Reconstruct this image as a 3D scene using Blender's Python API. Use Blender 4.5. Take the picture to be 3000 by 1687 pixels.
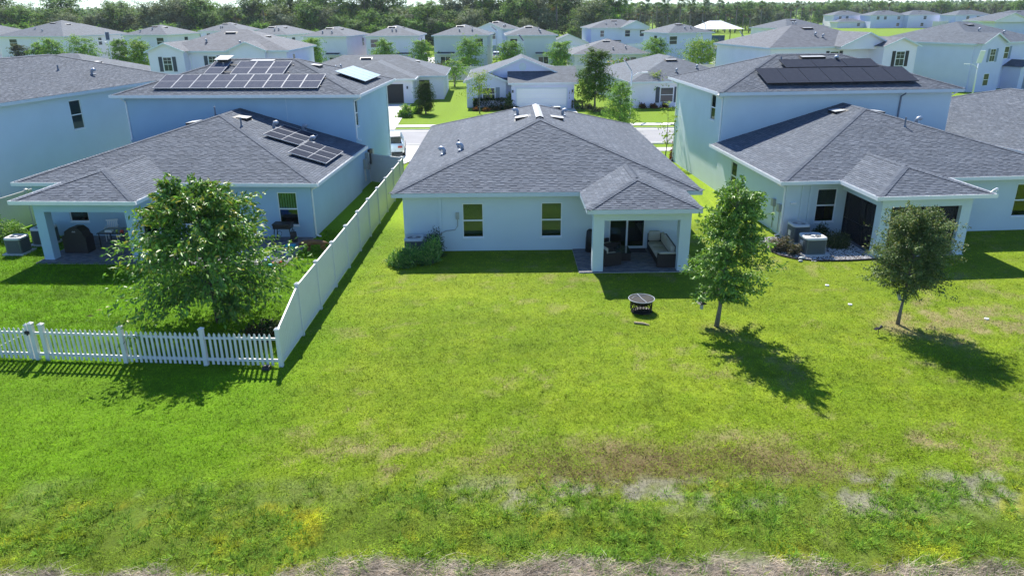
import bpy, math, random
import numpy as np
from mathutils import Vector, Matrix
RAD = math.radians
random.seed(11)
rng = np.random.default_rng(11)
scene = bpy.context.scene
for o in list(bpy.data.objects):
    bpy.data.objects.remove(o)
col = scene.collection

# ------------------------------------------------------------------ camera
cam = bpy.data.cameras.new('camera')
cam.sensor_width = 36.0
cam.sensor_fit = 'HORIZONTAL'
cam.lens = 2166 / 3000 * 36
cam.clip_start = 0.1
cam.clip_end = 6000
cam_ob = bpy.data.objects.new('camera', cam)
cam_ob.matrix_world = (Matrix.Translation((0, 0, 10.4)) @ Matrix.Rotation(RAD(90 - 20.73), 4, 'X')
                       @ Matrix.Rotation(RAD(-0.48), 4, 'Z'))
col.objects.link(cam_ob)
scene.camera = cam_ob

# ------------------------------------------------------------------ sky, sun, exposure
SUN_DIR = Vector((-0.20, 0.95, 1.0)).normalized()          # towards the sun
sun_elev = math.asin(SUN_DIR.z)
world = bpy.data.worlds.new('World')
scene.world = world
world.use_nodes = True
wn = world.node_tree
wn.nodes.clear()
sky = wn.nodes.new('ShaderNodeTexSky')
sky.sky_type = 'NISHITA'
sky.sun_disc = False
sky.sun_elevation = sun_elev
sky.sun_rotation = math.atan2(SUN_DIR.x, SUN_DIR.y)
sky.air_density = 1.0
sky.dust_density = 0.0
sky.ozone_density = 2.0
bg = wn.nodes.new('ShaderNodeBackground')
bg.inputs['Strength'].default_value = 0.08
wo = wn.nodes.new('ShaderNodeOutputWorld')
tint = wn.nodes.new('ShaderNodeVectorMath')
tint.operation = 'MULTIPLY'
tint.inputs[1].default_value = (0.76, 1.0, 1.34)
wn.links.new(sky.outputs[0], tint.inputs[0])
wn.links.new(tint.outputs[0], bg.inputs[0])
wn.links.new(bg.outputs[0], wo.inputs[0])
sun = bpy.data.lights.new('sun', 'SUN')
sun.energy = 5.0
sun.angle = RAD(0.53)
sun.color = (1.0, 0.95, 0.86)
sun_ob = bpy.data.objects.new('sun', sun)
sun_ob.rotation_euler = SUN_DIR.to_track_quat('Z', 'Y').to_euler()
sun_ob.location = (-40, 120, 130)
col.objects.link(sun_ob)
vs = scene.view_settings
vs.view_transform = 'Standard'
vs.look = 'None'
vs.gamma = 1.0
vs.use_curve_mapping = False
vs.exposure = 0.95

# ------------------------------------------------------------------ helpers
class MB:
    def __init__(s):
        s.v = []; s.f = []; s.m = []; s.c = []; s.uv = []
    def add(s, vs, fs, mi=0, c=None, uv=None):
        o = len(s.v)
        s.v += [tuple(p) for p in vs]
        for k, f in enumerate(fs):
            s.f.append([o + i for i in f]); s.m.append(mi); s.c.append(c)
            s.uv.append(uv[k] if uv else None)
        return s
    def box(s, x0, x1, y0, y1, z0, z1, mi=0, c=None):
        return s.add([(x0,y0,z0),(x1,y0,z0),(x1,y1,z0),(x0,y1,z0),(x0,y0,z1),(x1,y0,z1),(x1,y1,z1),(x0,y1,z1)],
              [(0,3,2,1),(4,5,6,7),(0,1,5,4),(1,2,6,5),(2,3,7,6),(3,0,4,7)], mi, c)
    def fb(s, fr, u0, u1, d0, d1, z0, z1, mi=0, c=None):
        ox, oy, dx, dy = fr; nx, ny = dy, -dx
        P = lambda u, d, z: (ox+dx*u+nx*d, oy+dy*u+ny*d, z)
        return s.add([P(u0,d1,z0),P(u1,d1,z0),P(u1,d0,z0),P(u0,d0,z0),P(u0,d1,z1),P(u1,d1,z1),P(u1,d0,z1),P(u0,d0,z1)],
              [(0,3,2,1),(4,5,6,7),(0,1,5,4),(1,2,6,5),(2,3,7,6),(3,0,4,7)], mi, c)
    def axb(s, o, ax, ay, az, u, v, w, mi=0, c=None):
        o = Vector(o); ax=Vector(ax); ay=Vector(ay); az=Vector(az)
        P = lambda a,b,d: o+ax*a+ay*b+az*d
        (u0,u1),(v0,v1),(w0,w1) = u,v,w
        return s.add([P(u0,v0,w0),P(u1,v0,w0),P(u1,v1,w0),P(u0,v1,w0),P(u0,v0,w1),P(u1,v0,w1),P(u1,v1,w1),P(u0,v1,w1)],
              [(0,3,2,1),(4,5,6,7),(0,1,5,4),(1,2,6,5),(2,3,7,6),(3,0,4,7)], mi, c)
    def tube(s, pts, rs, n=8, mi=0, c=None, cap=True):
        pts = [Vector(p) for p in pts]
        if not isinstance(rs, (list, tuple)): rs = [rs]*len(pts)
        o = len(s.v); k = len(pts)
        ref = Vector((0.31,0.17,0.93))
        for i, p in enumerate(pts):
            d = (pts[min(i+1,k-1)]-pts[max(i-1,0)]).normalized()
            a = d.cross(ref)
            if a.length < .05: a = d.cross(Vector((1,0,0)))
            a.normalize(); b = d.cross(a)
            for j in range(n):
                t = 2*math.pi*j/n
                s.v.append(tuple(p+(a*math.cos(t)+b*math.sin(t))*rs[i]))
        for i in range(k-1):
            for j in range(n):
                j2 = (j+1)%n
                s.f.append([o+i*n+j,o+i*n+j2,o+(i+1)*n+j2,o+(i+1)*n+j]); s.m.append(mi); s.c.append(c); s.uv.append(None)
        if cap:
            s.f.append([o+j for j in range(n)][::-1]); s.m.append(mi); s.c.append(c); s.uv.append(None)
            s.f.append([o+(k-1)*n+j for j in range(n)]); s.m.append(mi); s.c.append(c); s.uv.append(None)
        return s
    def lathe(s, prof, n=20, cx=0, cy=0, mi=0, c=None, sx=1, sy=1, p=2.0):
        o = len(s.v); k = len(prof)
        for r, z in prof:
            for j in range(n):
                t = 2*math.pi*j/n
                ct, st = math.cos(t), math.sin(t)
                if p != 2.0:
                    q = (abs(ct)**p+abs(st)**p)**(-1.0/p)
                    ct *= q; st *= q
                s.v.append((cx+r*ct*sx, cy+r*st*sy, z))
        for i in range(k-1):
            for j in range(n):
                j2=(j+1)%n
                s.f.append([o+i*n+j,o+i*n+j2,o+(i+1)*n+j2,o+(i+1)*n+j]); s.m.append(mi); s.c.append(c); s.uv.append(None)
        if prof[0][0] > 1e-4:
            s.f.append([o+j for j in range(n)][::-1]); s.m.append(mi); s.c.append(c); s.uv.append(None)
        if prof[-1][0] > 1e-4:
            s.f.append([o+(k-1)*n+j for j in range(n)]); s.m.append(mi); s.c.append(c); s.uv.append(None)
        return s
    def build(s, name, mats, parent=None, smooth=False):
        me = bpy.data.meshes.new(name)
        me.from_pydata(s.v, [], s.f)
        if not isinstance(mats, (list, tuple)): mats = [mats]
        for m in mats: me.materials.append(m)
        if len(mats) > 1: me.polygons.foreach_set('material_index', s.m)
        if any(c is not None for c in s.c):
            at = me.color_attributes.new('Col', 'FLOAT_COLOR', 'CORNER')
            a = []
            for f, c in zip(s.f, s.c):
                c = c or (1,1,1); a += [c[0],c[1],c[2],1.0]*len(f)
            at.data.foreach_set('color', a)
        if any(u is not None for u in s.uv):
            ul = me.uv_layers.new(name='UVMap')
            a = []
            for f, u in zip(s.f, s.uv):
                a += [x for q in u for x in q] if u else [0.0]*(2*len(f))
            ul.data.foreach_set('uv', a)
        if smooth: me.polygons.foreach_set('use_smooth', [True]*len(me.polygons))
        me.update()
        return link(name, me, parent)

def link(name, data, parent=None):
    o = bpy.data.objects.new(name, data)
    col.objects.link(o)
    if parent: o.parent = parent
    return o
def tag(o, label, cat, group=None):
    o['label'] = label; o['category'] = cat
    if group: o['group'] = group
    return o
def kind(o, k):
    o['kind'] = k
    return o
def thing(name, label, cat, loc=(0,0,0), rz=0.0, group=None):
    o = link(name, None)
    o.empty_display_size = 0.2
    o.location = loc; o.rotation_euler = (0,0,rz)
    return tag(o, label, cat, group)
def copy_tree(o, parent=None):
    c = o.copy(); col.objects.link(c); c.parent = parent
    for ch in [x for x in o.children]: copy_tree(ch, c)
    return c
def np_mesh(name, V, T, mats, parent=None, colr=None, smooth=False):
    """triangle mesh from arrays, one colour per vertex"""
    me = bpy.data.meshes.new(name)
    n, m = len(V), len(T)
    me.vertices.add(n); me.vertices.foreach_set('co', np.asarray(V, np.float32).ravel())
    me.loops.add(3*m); me.loops.foreach_set('vertex_index', np.asarray(T, np.int32).ravel())
    me.polygons.add(m); me.polygons.foreach_set('loop_start', np.arange(0, 3*m, 3, dtype=np.int32))
    try: me.polygons.foreach_set('loop_total', np.full(m, 3, np.int32))
    except Exception: pass
    if colr is not None:
        at = me.color_attributes.new('Col', 'FLOAT_COLOR', 'POINT')
        cc = np.ones((n,4), np.float32); cc[:,:3] = colr
        at.data.foreach_set('color', cc.ravel())
    me.materials.append(mats)
    if smooth: me.polygons.foreach_set('use_smooth', np.ones(m, bool))
    me.update(calc_edges=True)
    me.validate()
    return link(name, me, parent)

# ------------------------------------------------------------------ materials
def mat(name, c=(0.5,0.5,0.5), rough=0.6, metal=0.0, spec=0.5, var=0.0, vscale=3.0, bump=0.0, bscale=40.0,
        attr=False, translucent=0.0, coat=0.0, ior=None):
    m = bpy.data.materials.new(name); m.use_nodes = True
    nt = m.node_tree; N = nt.nodes; Lk = nt.links
    b = N['Principled BSDF']; out = N['Material Output']
    b.inputs['Base Color'].default_value = (*c, 1); b.inputs['Roughness'].default_value = rough
    b.inputs['Metallic'].default_value = metal; b.inputs['Specular IOR Level'].default_value = spec
    if coat: b.inputs['Coat Weight'].default_value = coat
    if ior: b.inputs['IOR'].default_value = ior
    src = None
    if attr:
        a = N.new('ShaderNodeVertexColor'); a.layer_name = 'Col'; src = a.outputs['Color']
    if var or bump:
        tc = N.new('ShaderNodeTexCoord')
    if var:
        nz = N.new('ShaderNodeTexNoise'); nz.inputs['Scale'].default_value = vscale; nz.inputs['Detail'].default_value = 6
        Lk.new(tc.outputs['Object'], nz.inputs['Vector'])
        mr = N.new('ShaderNodeMapRange'); mr.inputs['From Min'].default_value = .3; mr.inputs['From Max'].default_value = .7
        mr.inputs['To Min'].default_value = 1-var; mr.inputs['To Max'].default_value = 1+var
        Lk.new(nz.outputs['Fac'], mr.inputs['Value'])
        mx = N.new('ShaderNodeVectorMath'); mx.operation = 'SCALE'
        if src: Lk.new(src, mx.inputs[0])
        else: mx.inputs[0].default_value = c
        Lk.new(mr.outputs[0], mx.inputs['Scale']); src = mx.outputs[0]
    if src: Lk.new(src, b.inputs['Base Color'])
    if bump:
        n2 = N.new('ShaderNodeTexNoise'); n2.inputs['Scale'].default_value = bscale; n2.inputs['Detail'].default_value = 3
        Lk.new(tc.outputs['Object'], n2.inputs['Vector'])
        bp = N.new('ShaderNodeBump'); bp.inputs['Strength'].default_value = bump; bp.inputs['Distance'].default_value = .02
        Lk.new(n2.outputs['Fac'], bp.inputs['Height']); Lk.new(bp.outputs[0], b.inputs['Normal'])
    if translucent:
        t = N.new('ShaderNodeBsdfTranslucent')
        if src:
            g = N.new('ShaderNodeVectorMath'); g.operation = 'MULTIPLY'; g.inputs[1].default_value = (1.15,1.1,.55)
            Lk.new(src, g.inputs[0]); Lk.new(g.outputs[0], t.inputs['Color'])
        else: t.inputs['Color'].default_value = (*c,1)
        ms = N.new('ShaderNodeMixShader'); ms.inputs[0].default_value = translucent
        Lk.new(b.outputs[0], ms.inputs[1]); Lk.new(t.outputs[0], ms.inputs[2]); Lk.new(ms.outputs[0], out.inputs['Surface'])
    return m

def glass_mat(name, trans=0.55, tint=(0.85,0.95,0.92), rough=0.02):
    m = bpy.data.materials.new(name); m.use_nodes = True
    nt = m.node_tree; N = nt.nodes; Lk = nt.links
    N.remove(N['Principled BSDF']); out = N['Material Output']
    g = N.new('ShaderNodeBsdfGlossy'); g.inputs['Roughness'].default_value = rough; g.inputs['Color'].default_value = (*tint,1)
    t = N.new('ShaderNodeBsdfTransparent'); t.inputs['Color'].default_value = (.6,.68,.66,1)
    ms = N.new('ShaderNodeMixShader'); ms.inputs[0].default_value = 1-trans
    Lk.new(t.outputs[0], ms.inputs[1]); Lk.new(g.outputs[0], ms.inputs[2]); Lk.new(ms.outputs[0], out.inputs['Surface'])
    return m

def screen_mat(name, open_=0.35, c=(0.012,0.012,0.014)):
    m = bpy.data.materials.new(name); m.use_nodes = True
    nt = m.node_tree; N = nt.nodes; Lk = nt.links
    b = N['Principled BSDF']; b.inputs['Base Color'].default_value = (*c,1); b.inputs['Roughness'].default_value = .7
    t = N.new('ShaderNodeBsdfTransparent')
    ms = N.new('ShaderNodeMixShader'); ms.inputs[0].default_value = open_
    Lk.new(b.outputs[0], ms.inputs[1]); Lk.new(t.outputs[0], ms.inputs[2]); Lk.new(ms.outputs[0], N['Material Output'].inputs['Surface'])
    return m

def shingle_far(name, c):
    """far roofs: courses of shingle tabs, drawn along the roof's own slope coordinates"""
    m = bpy.data.materials.new(name); m.use_nodes = True
    nt = m.node_tree; N = nt.nodes; Lk = nt.links
    b = N['Principled BSDF']; b.inputs['Roughness'].default_value = .85; b.inputs['Specular IOR Level'].default_value = .3
    uv = N.new('ShaderNodeUVMap'); uv.uv_map = 'UVMap'
    br = N.new('ShaderNodeTexBrick'); br.inputs['Scale'].default_value = 1.0
    br.inputs['Brick Width'].default_value = .32; br.inputs['Row Height'].default_value = .145
    br.inputs['Mortar Size'].default_value = .012; br.inputs['Bias'].default_value = 0
    br.inputs['Color1'].default_value = (c[0]*.78,c[1]*.78,c[2]*.78,1); br.inputs['Color2'].default_value = (c[0]*1.22,c[1]*1.22,c[2]*1.22,1)
    br.inputs['Mortar'].default_value = (c[0]*.5,c[1]*.5,c[2]*.5,1)
    nz = N.new('ShaderNodeTexNoise'); nz.inputs['Scale'].default_value = 1.3; nz.inputs['Detail'].default_value = 7
    Lk.new(uv.outputs[0], br.inputs['Vector']); Lk.new(uv.outputs[0], nz.inputs['Vector'])
    mr = N.new('ShaderNodeMapRange'); mr.inputs['From Min'].default_value = .3; mr.inputs['From Max'].default_value = .7
    mr.inputs['To Min'].default_value = .85; mr.inputs['To Max'].default_value = 1.15
    Lk.new(nz.outputs['Fac'], mr.inputs['Value'])
    mx = N.new('ShaderNodeVectorMath'); mx.operation = 'SCALE'
    Lk.new(br.outputs['Color'], mx.inputs[0]); Lk.new(mr.outputs[0], mx.inputs['Scale']); Lk.new(mx.outputs[0], b.inputs['Base Color'])
    return m

def solar_mat(name, c, rough, line, spec=.03):
    m = bpy.data.materials.new(name); m.use_nodes = True
    nt = m.node_tree; N = nt.nodes; Lk = nt.links
    b = N['Principled BSDF']; b.inputs['Roughness'].default_value = rough; 
    b.inputs['Specular IOR Level'].default_value = spec
    uv = N.new('ShaderNodeUVMap'); uv.uv_map = 'UVMap'
    br = N.new('ShaderNodeTexBrick'); br.offset = 0.0; br.inputs['Scale'].default_value = 1.0
    br.inputs['Brick Width'].default_value = .165; br.inputs['Row Height'].default_value = .165; br.inputs['Mortar Size'].default_value = .004
    br.inputs['Color1'].default_value = (*c,1); br.inputs['Color2'].default_value = (c[0]*1.25,c[1]*1.2,c[2]*1.15,1); br.inputs['Mortar'].default_value = (*line,1)
    Lk.new(uv.outputs[0], br.inputs['Vector']); Lk.new(br.outputs['Color'], b.inputs['Base Color'])
    return m

M = {}
M['stucco_a'] = mat('stucco_pale_grey_green', (.61,.70,.73), .9, bump=.35, bscale=55, var=.035, vscale=.8)
M['stucco_b'] = mat('stucco_pale_blue', (.38,.54,.66), .9, bump=.35, bscale=55, var=.035, vscale=.8)
M['stucco_w'] = mat('stucco_off_white', (.58,.68,.79), .9, bump=.3, bscale=55, var=.03, vscale=.8)
M['stucco_g'] = mat('stucco_sage', (.44,.51,.50), .9, bump=.3, bscale=55, var=.03, vscale=.8)
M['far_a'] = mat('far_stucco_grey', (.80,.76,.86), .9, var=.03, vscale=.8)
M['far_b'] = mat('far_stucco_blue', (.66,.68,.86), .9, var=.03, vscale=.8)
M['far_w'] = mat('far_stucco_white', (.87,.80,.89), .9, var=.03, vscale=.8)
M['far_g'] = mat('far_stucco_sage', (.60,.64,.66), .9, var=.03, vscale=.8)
M['trim'] = mat('white_trim_paint', (.62,.68,.72), .5, var=.03, vscale=2)
M['gutter'] = mat('white_aluminium', (.82,.83,.83), .35, var=.03, vscale=4)
M['soffit'] = mat('soffit_white', (.55,.6,.62), .7)
M['shingle'] = mat('shingle_tabs', (.2,.2,.22), .9, spec=.2, attr=True, var=.07, vscale=.7, bump=.5, bscale=180)
M['cap'] = mat('shingle_caps', (.2,.2,.22), .9, spec=.25, attr=True, bump=.5, bscale=180)
M['deck'] = mat('roof_felt', (.035,.035,.04), .95)
M['roof_far'] = shingle_far('shingles_far', (.090,.110,.136))
M['roof_far2'] = shingle_far('shingles_far_brownish', (.112,.124,.146))
M['frame'] = mat('white_vinyl_frame', (.8,.82,.82), .4)
M['glass'] = glass_mat('window_glass', .93, tint=(.75,.95,.85))
M['pane_far'] = mat('far_window_glass', (.03,.04,.055), .06, spec=.5)
M['room'] = mat('unlit_room_sheet', (.05,.05,.05), .9)
M['blind'] = mat('slatted_blind', (.5,.48,.42), .7)
M['shutter'] = mat('charcoal_shutter', (.045,.06,.085), .6)
M['shutter_b'] = mat('black_shutter', (.015,.015,.018), .6)
M['shutter_g'] = mat('grey_blue_shutter', (.2,.25,.32), .6)
M['shutter_s'] = mat('slate_shutter', (.22,.29,.38), .6)
M['vent_metal'] = mat('painted_vent_metal', (.34,.36,.38), .7)
M['galv'] = mat('galvanised_metal', (.38,.42,.48), .5, metal=.4)
M['dark'] = mat('black_paint', (.012,.012,.013), .55)
M['pvc'] = mat('grey_pvc', (.16,.18,.22), .5)
M['conduit'] = mat('grey_utility_box', (.36,.38,.36), .5, metal=.2, var=.05)
M['vinyl'] = mat('white_vinyl', (.70,.70,.67), .45, var=.03, vscale=3)
M['vinyl_tan'] = mat('tan_vinyl', (.66,.64,.58), .4, var=.03, vscale=3)
M['concrete'] = mat('concrete', (.56,.55,.52), .85, var=.08, vscale=1.2, bump=.2, bscale=30)
M['asphalt'] = mat('worn_asphalt', (.27,.27,.28), .9, var=.08, vscale=.6, bump=.3, bscale=60)
M['paver'] = mat('grey_pavers', (.3,.3,.31), .85, attr=True, var=.1, vscale=8)
M['gravel'] = mat('white_gravel', (.5,.49,.47), .9, attr=True)
M['leaf'] = mat('glossy_leaf', (.08,.14,.03), .42, spec=.32, attr=True, translucent=.28)
M['leaf_m'] = mat('matte_leaf', (.08,.14,.03), .55, spec=.35, attr=True, translucent=.28)
M['leaf_far'] = mat('far_foliage', (.06,.1,.03), .7, spec=.1, attr=True, translucent=.32)
M['blade'] = mat('grass_blades', (.1,.18,.03), .7, spec=.08, attr=True, translucent=.3)
M['bark'] = mat('grey_bark', (.16,.15,.13), .9, var=.25, vscale=9, bump=.6, bscale=25)
M['bark_d'] = mat('dark_bark', (.07,.055,.045), .9, var=.25, vscale=9, bump=.6, bscale=25)
M['bark_p'] = mat('palm_bark', (.2,.18,.15), .9, var=.2, vscale=4, bump=.5, bscale=12)
M['solar_b'] = solar_mat('solar_cells_blue', (.10,.108,.135), 1.0, (.16,.18,.22), 0.0)  # gloss is off; the lifted grey paints in the sun's sheen
M['solar_k'] = solar_mat('solar_cells_black', (.034,.042,.062), .9, (.03,.03,.035))
M['solar_s'] = solar_mat('solar_cells_painted_sheen', (.24,.36,.40), .4, (.3,.4,.42), .4)  # pale base colour paints in the bright sky's reflection
M['alu'] = mat('aluminium_frame', (.42,.44,.47), .6, metal=.0)
M['black_metal'] = mat('black_powder_coat', (.016,.015,.015), .4, metal=.3)
M['wicker'] = mat('dark_wicker', (.022,.014,.011), .6, bump=.8, bscale=90)
M['cushion'] = mat('beige_cushion', (.5,.46,.37), .9, var=.05, bump=.15, bscale=60)
M['rubber'] = mat('rubber', (.02,.02,.02), .8)
M['car_white'] = mat('white_car_paint', (.8,.82,.82), .25, coat=1.0)
M['car_glass'] = mat('car_glass', (.02,.025,.025), .04, spec=.8, ior=1.8)
M['red'] = mat('red_plastic', (.5,.04,.03), .4)
M['pink'] = mat('magenta_plastic', (.45,.03,.13), .4)
M['blue'] = mat('blue_plastic', (.02,.09,.5), .4)
M['teal'] = mat('teal_plastic', (.03,.4,.5), .4)
M['lime'] = mat('lime_plastic', (.4,.5,.06), .4)
M['orange'] = mat('orange_plastic', (.7,.16,.03), .4)
M['white_pl'] = mat('white_plastic', (.8,.8,.79), .35)
M['wood'] = mat('pale_wood', (.5,.36,.22), .8, var=.2, vscale=12)
M['skin'] = mat('skin', (.16,.09,.06), .6)
M['dog'] = mat('brown_dog_fur', (.17,.085,.04), .9, var=.25, vscale=6, bump=.4, bscale=60)
M['red_cloth'] = mat('red_cloth', (.28,.03,.035), .9)
M['hair'] = mat('black_hair', (.012,.01,.01), .7)
M['teal_cloth'] = mat('teal_patterned_cloth', (.12,.27,.3), .9, var=.5, vscale=14)
M['grey_cloth'] = mat('dark_cloth', (.04,.04,.05), .9)
M['slate_cloth'] = mat('blue_white_cloth', (.45,.5,.6), .9, var=.35, vscale=10)
M['mulch'] = mat('dark_mulch', (.06,.04,.03), .95, var=.4, vscale=9, bump=.7, bscale=30)
M['canopy'] = mat('white_shade_fabric', (.8,.81,.82), .8)
M['screen'] = screen_mat('insect_screen', .32)
M['slate_roof'] = mat('dark_awning_roof', (.05,.055,.07), .8)
M['metal_fan'] = mat('grey_fan', (.25,.27,.3), .4, metal=.5)
M['cond_side'] = mat('condenser_grey', (.13,.155,.155), .5, metal=.2)
M['cond_top'] = mat('condenser_top_grey', (.55,.56,.55), .45, metal=.1)
M['pole'] = mat('white_lamp_pole', (.72,.74,.76), .4)
M['digit'] = mat('dark_house_number', (.05,.06,.08), .5)
M['door'] = mat('slate_door', (.13,.14,.17), .5)
M['tower'] = mat('red_white_mast', (.7,.55,.5), .6)
# ------------------------------------------------------------------ value noise
def _h(ix, iy, s):
    v = np.sin(ix*127.1+iy*311.7+s*74.7)*43758.5453
    return v-np.floor(v)
def vnoise(x, y, sc, s=0.0):
    x = np.asarray(x, float)/sc; y = np.asarray(y, float)/sc
    ix, iy = np.floor(x), np.floor(y); fx, fy = x-ix, y-iy
    fx = fx*fx*(3-2*fx); fy = fy*fy*(3-2*fy)
    a = _h(ix,iy,s); b = _h(ix+1,iy,s); c = _h(ix,iy+1,s); d = _h(ix+1,iy+1,s)
    return (a*(1-fx)+b*fx)*(1-fy)+(c*(1-fx)+d*fx)*fy
def fbm(x, y, sc, s=0.0, o=4):
    r = 0; amp = .5; t = 0
    for k in range(o):
        r = r+amp*vnoise(x, y, sc/2**k, s+k*3.1); t += amp; amp *= .55
    return r/t
def sstep(a, b, x):
    t = np.clip((x-a)/(b-a), 0, 1)
    return t*t*(3-2*t)

# ------------------------------------------------------------------ ground
def lawn(x, y, u=None):
    """albedo of the ground cover and how bare it is (0 grass .. 1 bare)"""
    x = np.asarray(x, float); y = np.asarray(y, float)
    n1 = fbm(x,y,5.5,1); n2 = fbm(x,y,1.6,2); n3 = fbm(x,y,.55,3,3); n4 = fbm(x*.6,y*1.4,3.2,9)
    G = np.array([.155,.265,.008]); Yg = np.array([.295,.385,.022]); D = np.array([.085,.180,.008])
    T = np.array([.33,.27,.13]); S = np.array([.26,.235,.195]); B = np.array([.145,.098,.050]); L = np.array([.135,.290,.004])
    band = fbm(x*.12,y,.9,55,2)
    lush = np.clip(sstep(-4.5,-8.0,x+1.8*(n1-.5)),0,1)*sstep(12.5,15.5,y)
    inside = (x < -7.2) & (y > 20.95) & (y < 50)
    c = G[None]*1.0
    w = (.25+.6*sstep(.36,.66,.3*n1+.3*n2+.4*n3))[:,None]
    c = c*(1-w)+Yg[None]*w
    w = (sstep(.55,.70,n3)*.4)[:,None]; c = c*(1-w)+D[None]*w
    w = (lush*.8)[:,None]; c = c*(1-w)+L[None]*w*(.8+.4*n2[:,None])+0*c
    w = np.where(inside,.9,0)[:,None]; c = c*(1-w)+L[None]*w*(.75+.5*n2[:,None])
    c = c*(.84+.32*band[:,None])
    far = sstep(40,55,y)[:,None]; c = c*(1-far)+np.array([.150,.245,.008])[None]*(.85+.3*n2[:,None])*far
    # dry flecks and worn places on the mown lawn
    pick = (lambda w: w) if u is None else (lambda w: (u < w)*1.0)
    fl = fbm(x,y,.5,21,3)
    dry = sstep(.60,.70,fl*.6+fbm(x,y,2.6,22)*.4)*(1-lush)*np.where(y>34,0,1)*.42
    dry = dry+sstep(3.4,.8,np.hypot((x-15.6)*.8,(y-23.6)*1.2))*.7*sstep(.40,.62,fl)
    dry = dry+sstep(1.2,.3,np.hypot(x-13.4,y-23.4))*.5+sstep(.8,.2,np.hypot(x-7.1,y-23.4))*.4
    dry = dry+.5*sstep(17.5,16.0,y)*sstep(14.5,15.5,y)*sstep(.45,.65,fl)*sstep(-8,-2,x)
    dry = pick(np.clip(dry,0,.8))
    c = c*(1-dry[:,None])+T[None]*(.75+.5*n3[:,None])*dry[:,None]
    bare = dry*.3
    # brown band and thin dirt along the back strip
    br = sstep(16.9,15.6,y+.9*(n1-.5))*sstep(13.9,14.9,y+.5*(n2-.5))*sstep(-2.5,2.5,x)*sstep(11.5,6.0,x)*(.25+.75*sstep(.36,.56,n2*.5+n4*.5))
    br = pick(.72*br)
    c = c*(1-br[:,None])+B[None]*(.8+.5*n3[:,None])*br[:,None]
    sd = sstep(15.1,14.5,y+.6*(n1-.5))*sstep(12.9,13.7,y+.7*(n2-.5))
    sd = sd*np.clip(sstep(-3,1.5,x)*.7+.2,0,.85)*sstep(.47,.58,fbm(x,y,.22,77,3)*.5+fbm(x,y,.9,78,3)*.5)
    c = c*(1-sd[:,None])+S[None]*(.7+.6*fbm(x,y,.12,79,2)[:,None])*sd[:,None]
    # weed belt, then dead straw at the very front
    wd = sstep(14.2,13.6,y+.8*(n2-.5)); Wc = np.array([.200,.300,.035])
    c = c*(1-.6*wd[:,None]*(1-sd[:,None]))+Wc[None]*.6*wd[:,None]*(1-sd[:,None])*(.7+.7*n3[:,None])
    yl = wd*sstep(.64,.74,fbm(x,y,1.1,33))+.6*sstep(15,14,y)*sstep(.66,.74,fbm(x,y,.9,37))
    yl = np.clip(yl,0,1)[:,None]; c = c*(1-yl)+np.array([.40,.42,.025])[None]*yl
    edge = 11.82+.75*(fbm(x,y*.3,3.0,41)-.5)*2+.35*(n3-.5)*2+.25*np.sin(x*.5+1)
    st = sstep(edge+.12,edge-.2,y)
    tuft = sstep(.54,.62,fbm(x,y,.5,81,2))*st*.9
    c = c*(1-st[:,None])+np.array([.26,.225,.185])[None]*(.65+.7*n3[:,None])*st[:,None]
    c = c*(1-.7*tuft[:,None])+np.array([.11,.19,.02])[None]*.7*tuft[:,None]
    bare = np.clip(bare+sd*.8+br*.1+(st-tuft)*.96,0,1)
    return c, bare, st

xs = np.concatenate([[-2500,-1200,-600,-300,-150,-80,-50,-35],np.arange(-27,27.01,.2),[35,50,80,150,300,600,1200,2500]])
ys = np.concatenate([[-200,-40,0,8],np.arange(10.6,36.01,.2),[38,41,44,48,52,57,63,70,76,82,90,100,115,135,160,200,260,350,500,800,1300,2500]])
gx, gy = np.meshgrid(xs, ys)
fx, fy = gx.ravel(), gy.ravel()
gc, gb, gs = lawn(fx, fy)
fz = np.where((fy<34)&(np.abs(fx)<30), .05*(fbm(fx,fy,1.2,50)-.5)*sstep(16,12,fy)*2, 0)
nx, ny = len(xs), len(ys)
idx = np.arange(nx*ny).reshape(ny,nx)
a = idx[:-1,:-1].ravel(); b = idx[:-1,1:].ravel(); c_ = idx[1:,1:].ravel(); d = idx[1:,:-1].ravel()
T = np.concatenate([np.stack([a,b,c_],1),np.stack([a,c_,d],1)])
def ground_mat():
    m = mat('turf', attr=True, rough=.95, spec=.15)
    nt = m.node_tree; N = nt.nodes; Lk = nt.links; b = N['Principled BSDF']
    vc = [n for n in N if n.type == 'VERTEX_COLOR'][0]
    tc = N.new('ShaderNodeTexCoord')
    n1 = N.new('ShaderNodeTexNoise'); n1.inputs['Scale'].default_value = 9; n1.inputs['Detail'].default_value = 8; n1.inputs['Roughness'].default_value = .75
    Lk.new(tc.outputs['Object'], n1.inputs['Vector'])
    mr = N.new('ShaderNodeMapRange'); mr.inputs['From Min'].default_value=.3; mr.inputs['From Max'].default_value=.7; mr.inputs['To Min'].default_value=.55; mr.inputs['To Max'].default_value=1.35
    Lk.new(n1.outputs['Fac'], mr.inputs['Value'])
    sc = N.new('ShaderNodeVectorMath'); sc.operation='SCALE'
    Lk.new(vc.outputs['Color'], sc.inputs[0]); Lk.new(mr.outputs[0], sc.inputs['Scale']); Lk.new(sc.outputs[0], b.inputs['Base Color'])
    bp = N.new('ShaderNodeBump'); bp.inputs['Strength'].default_value=.8; bp.inputs['Distance'].default_value=.04
    Lk.new(n1.outputs['Fac'], bp.inputs['Height']); Lk.new(bp.outputs[0], b.inputs['Normal'])
    return m
M['turf'] = ground_mat()
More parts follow.
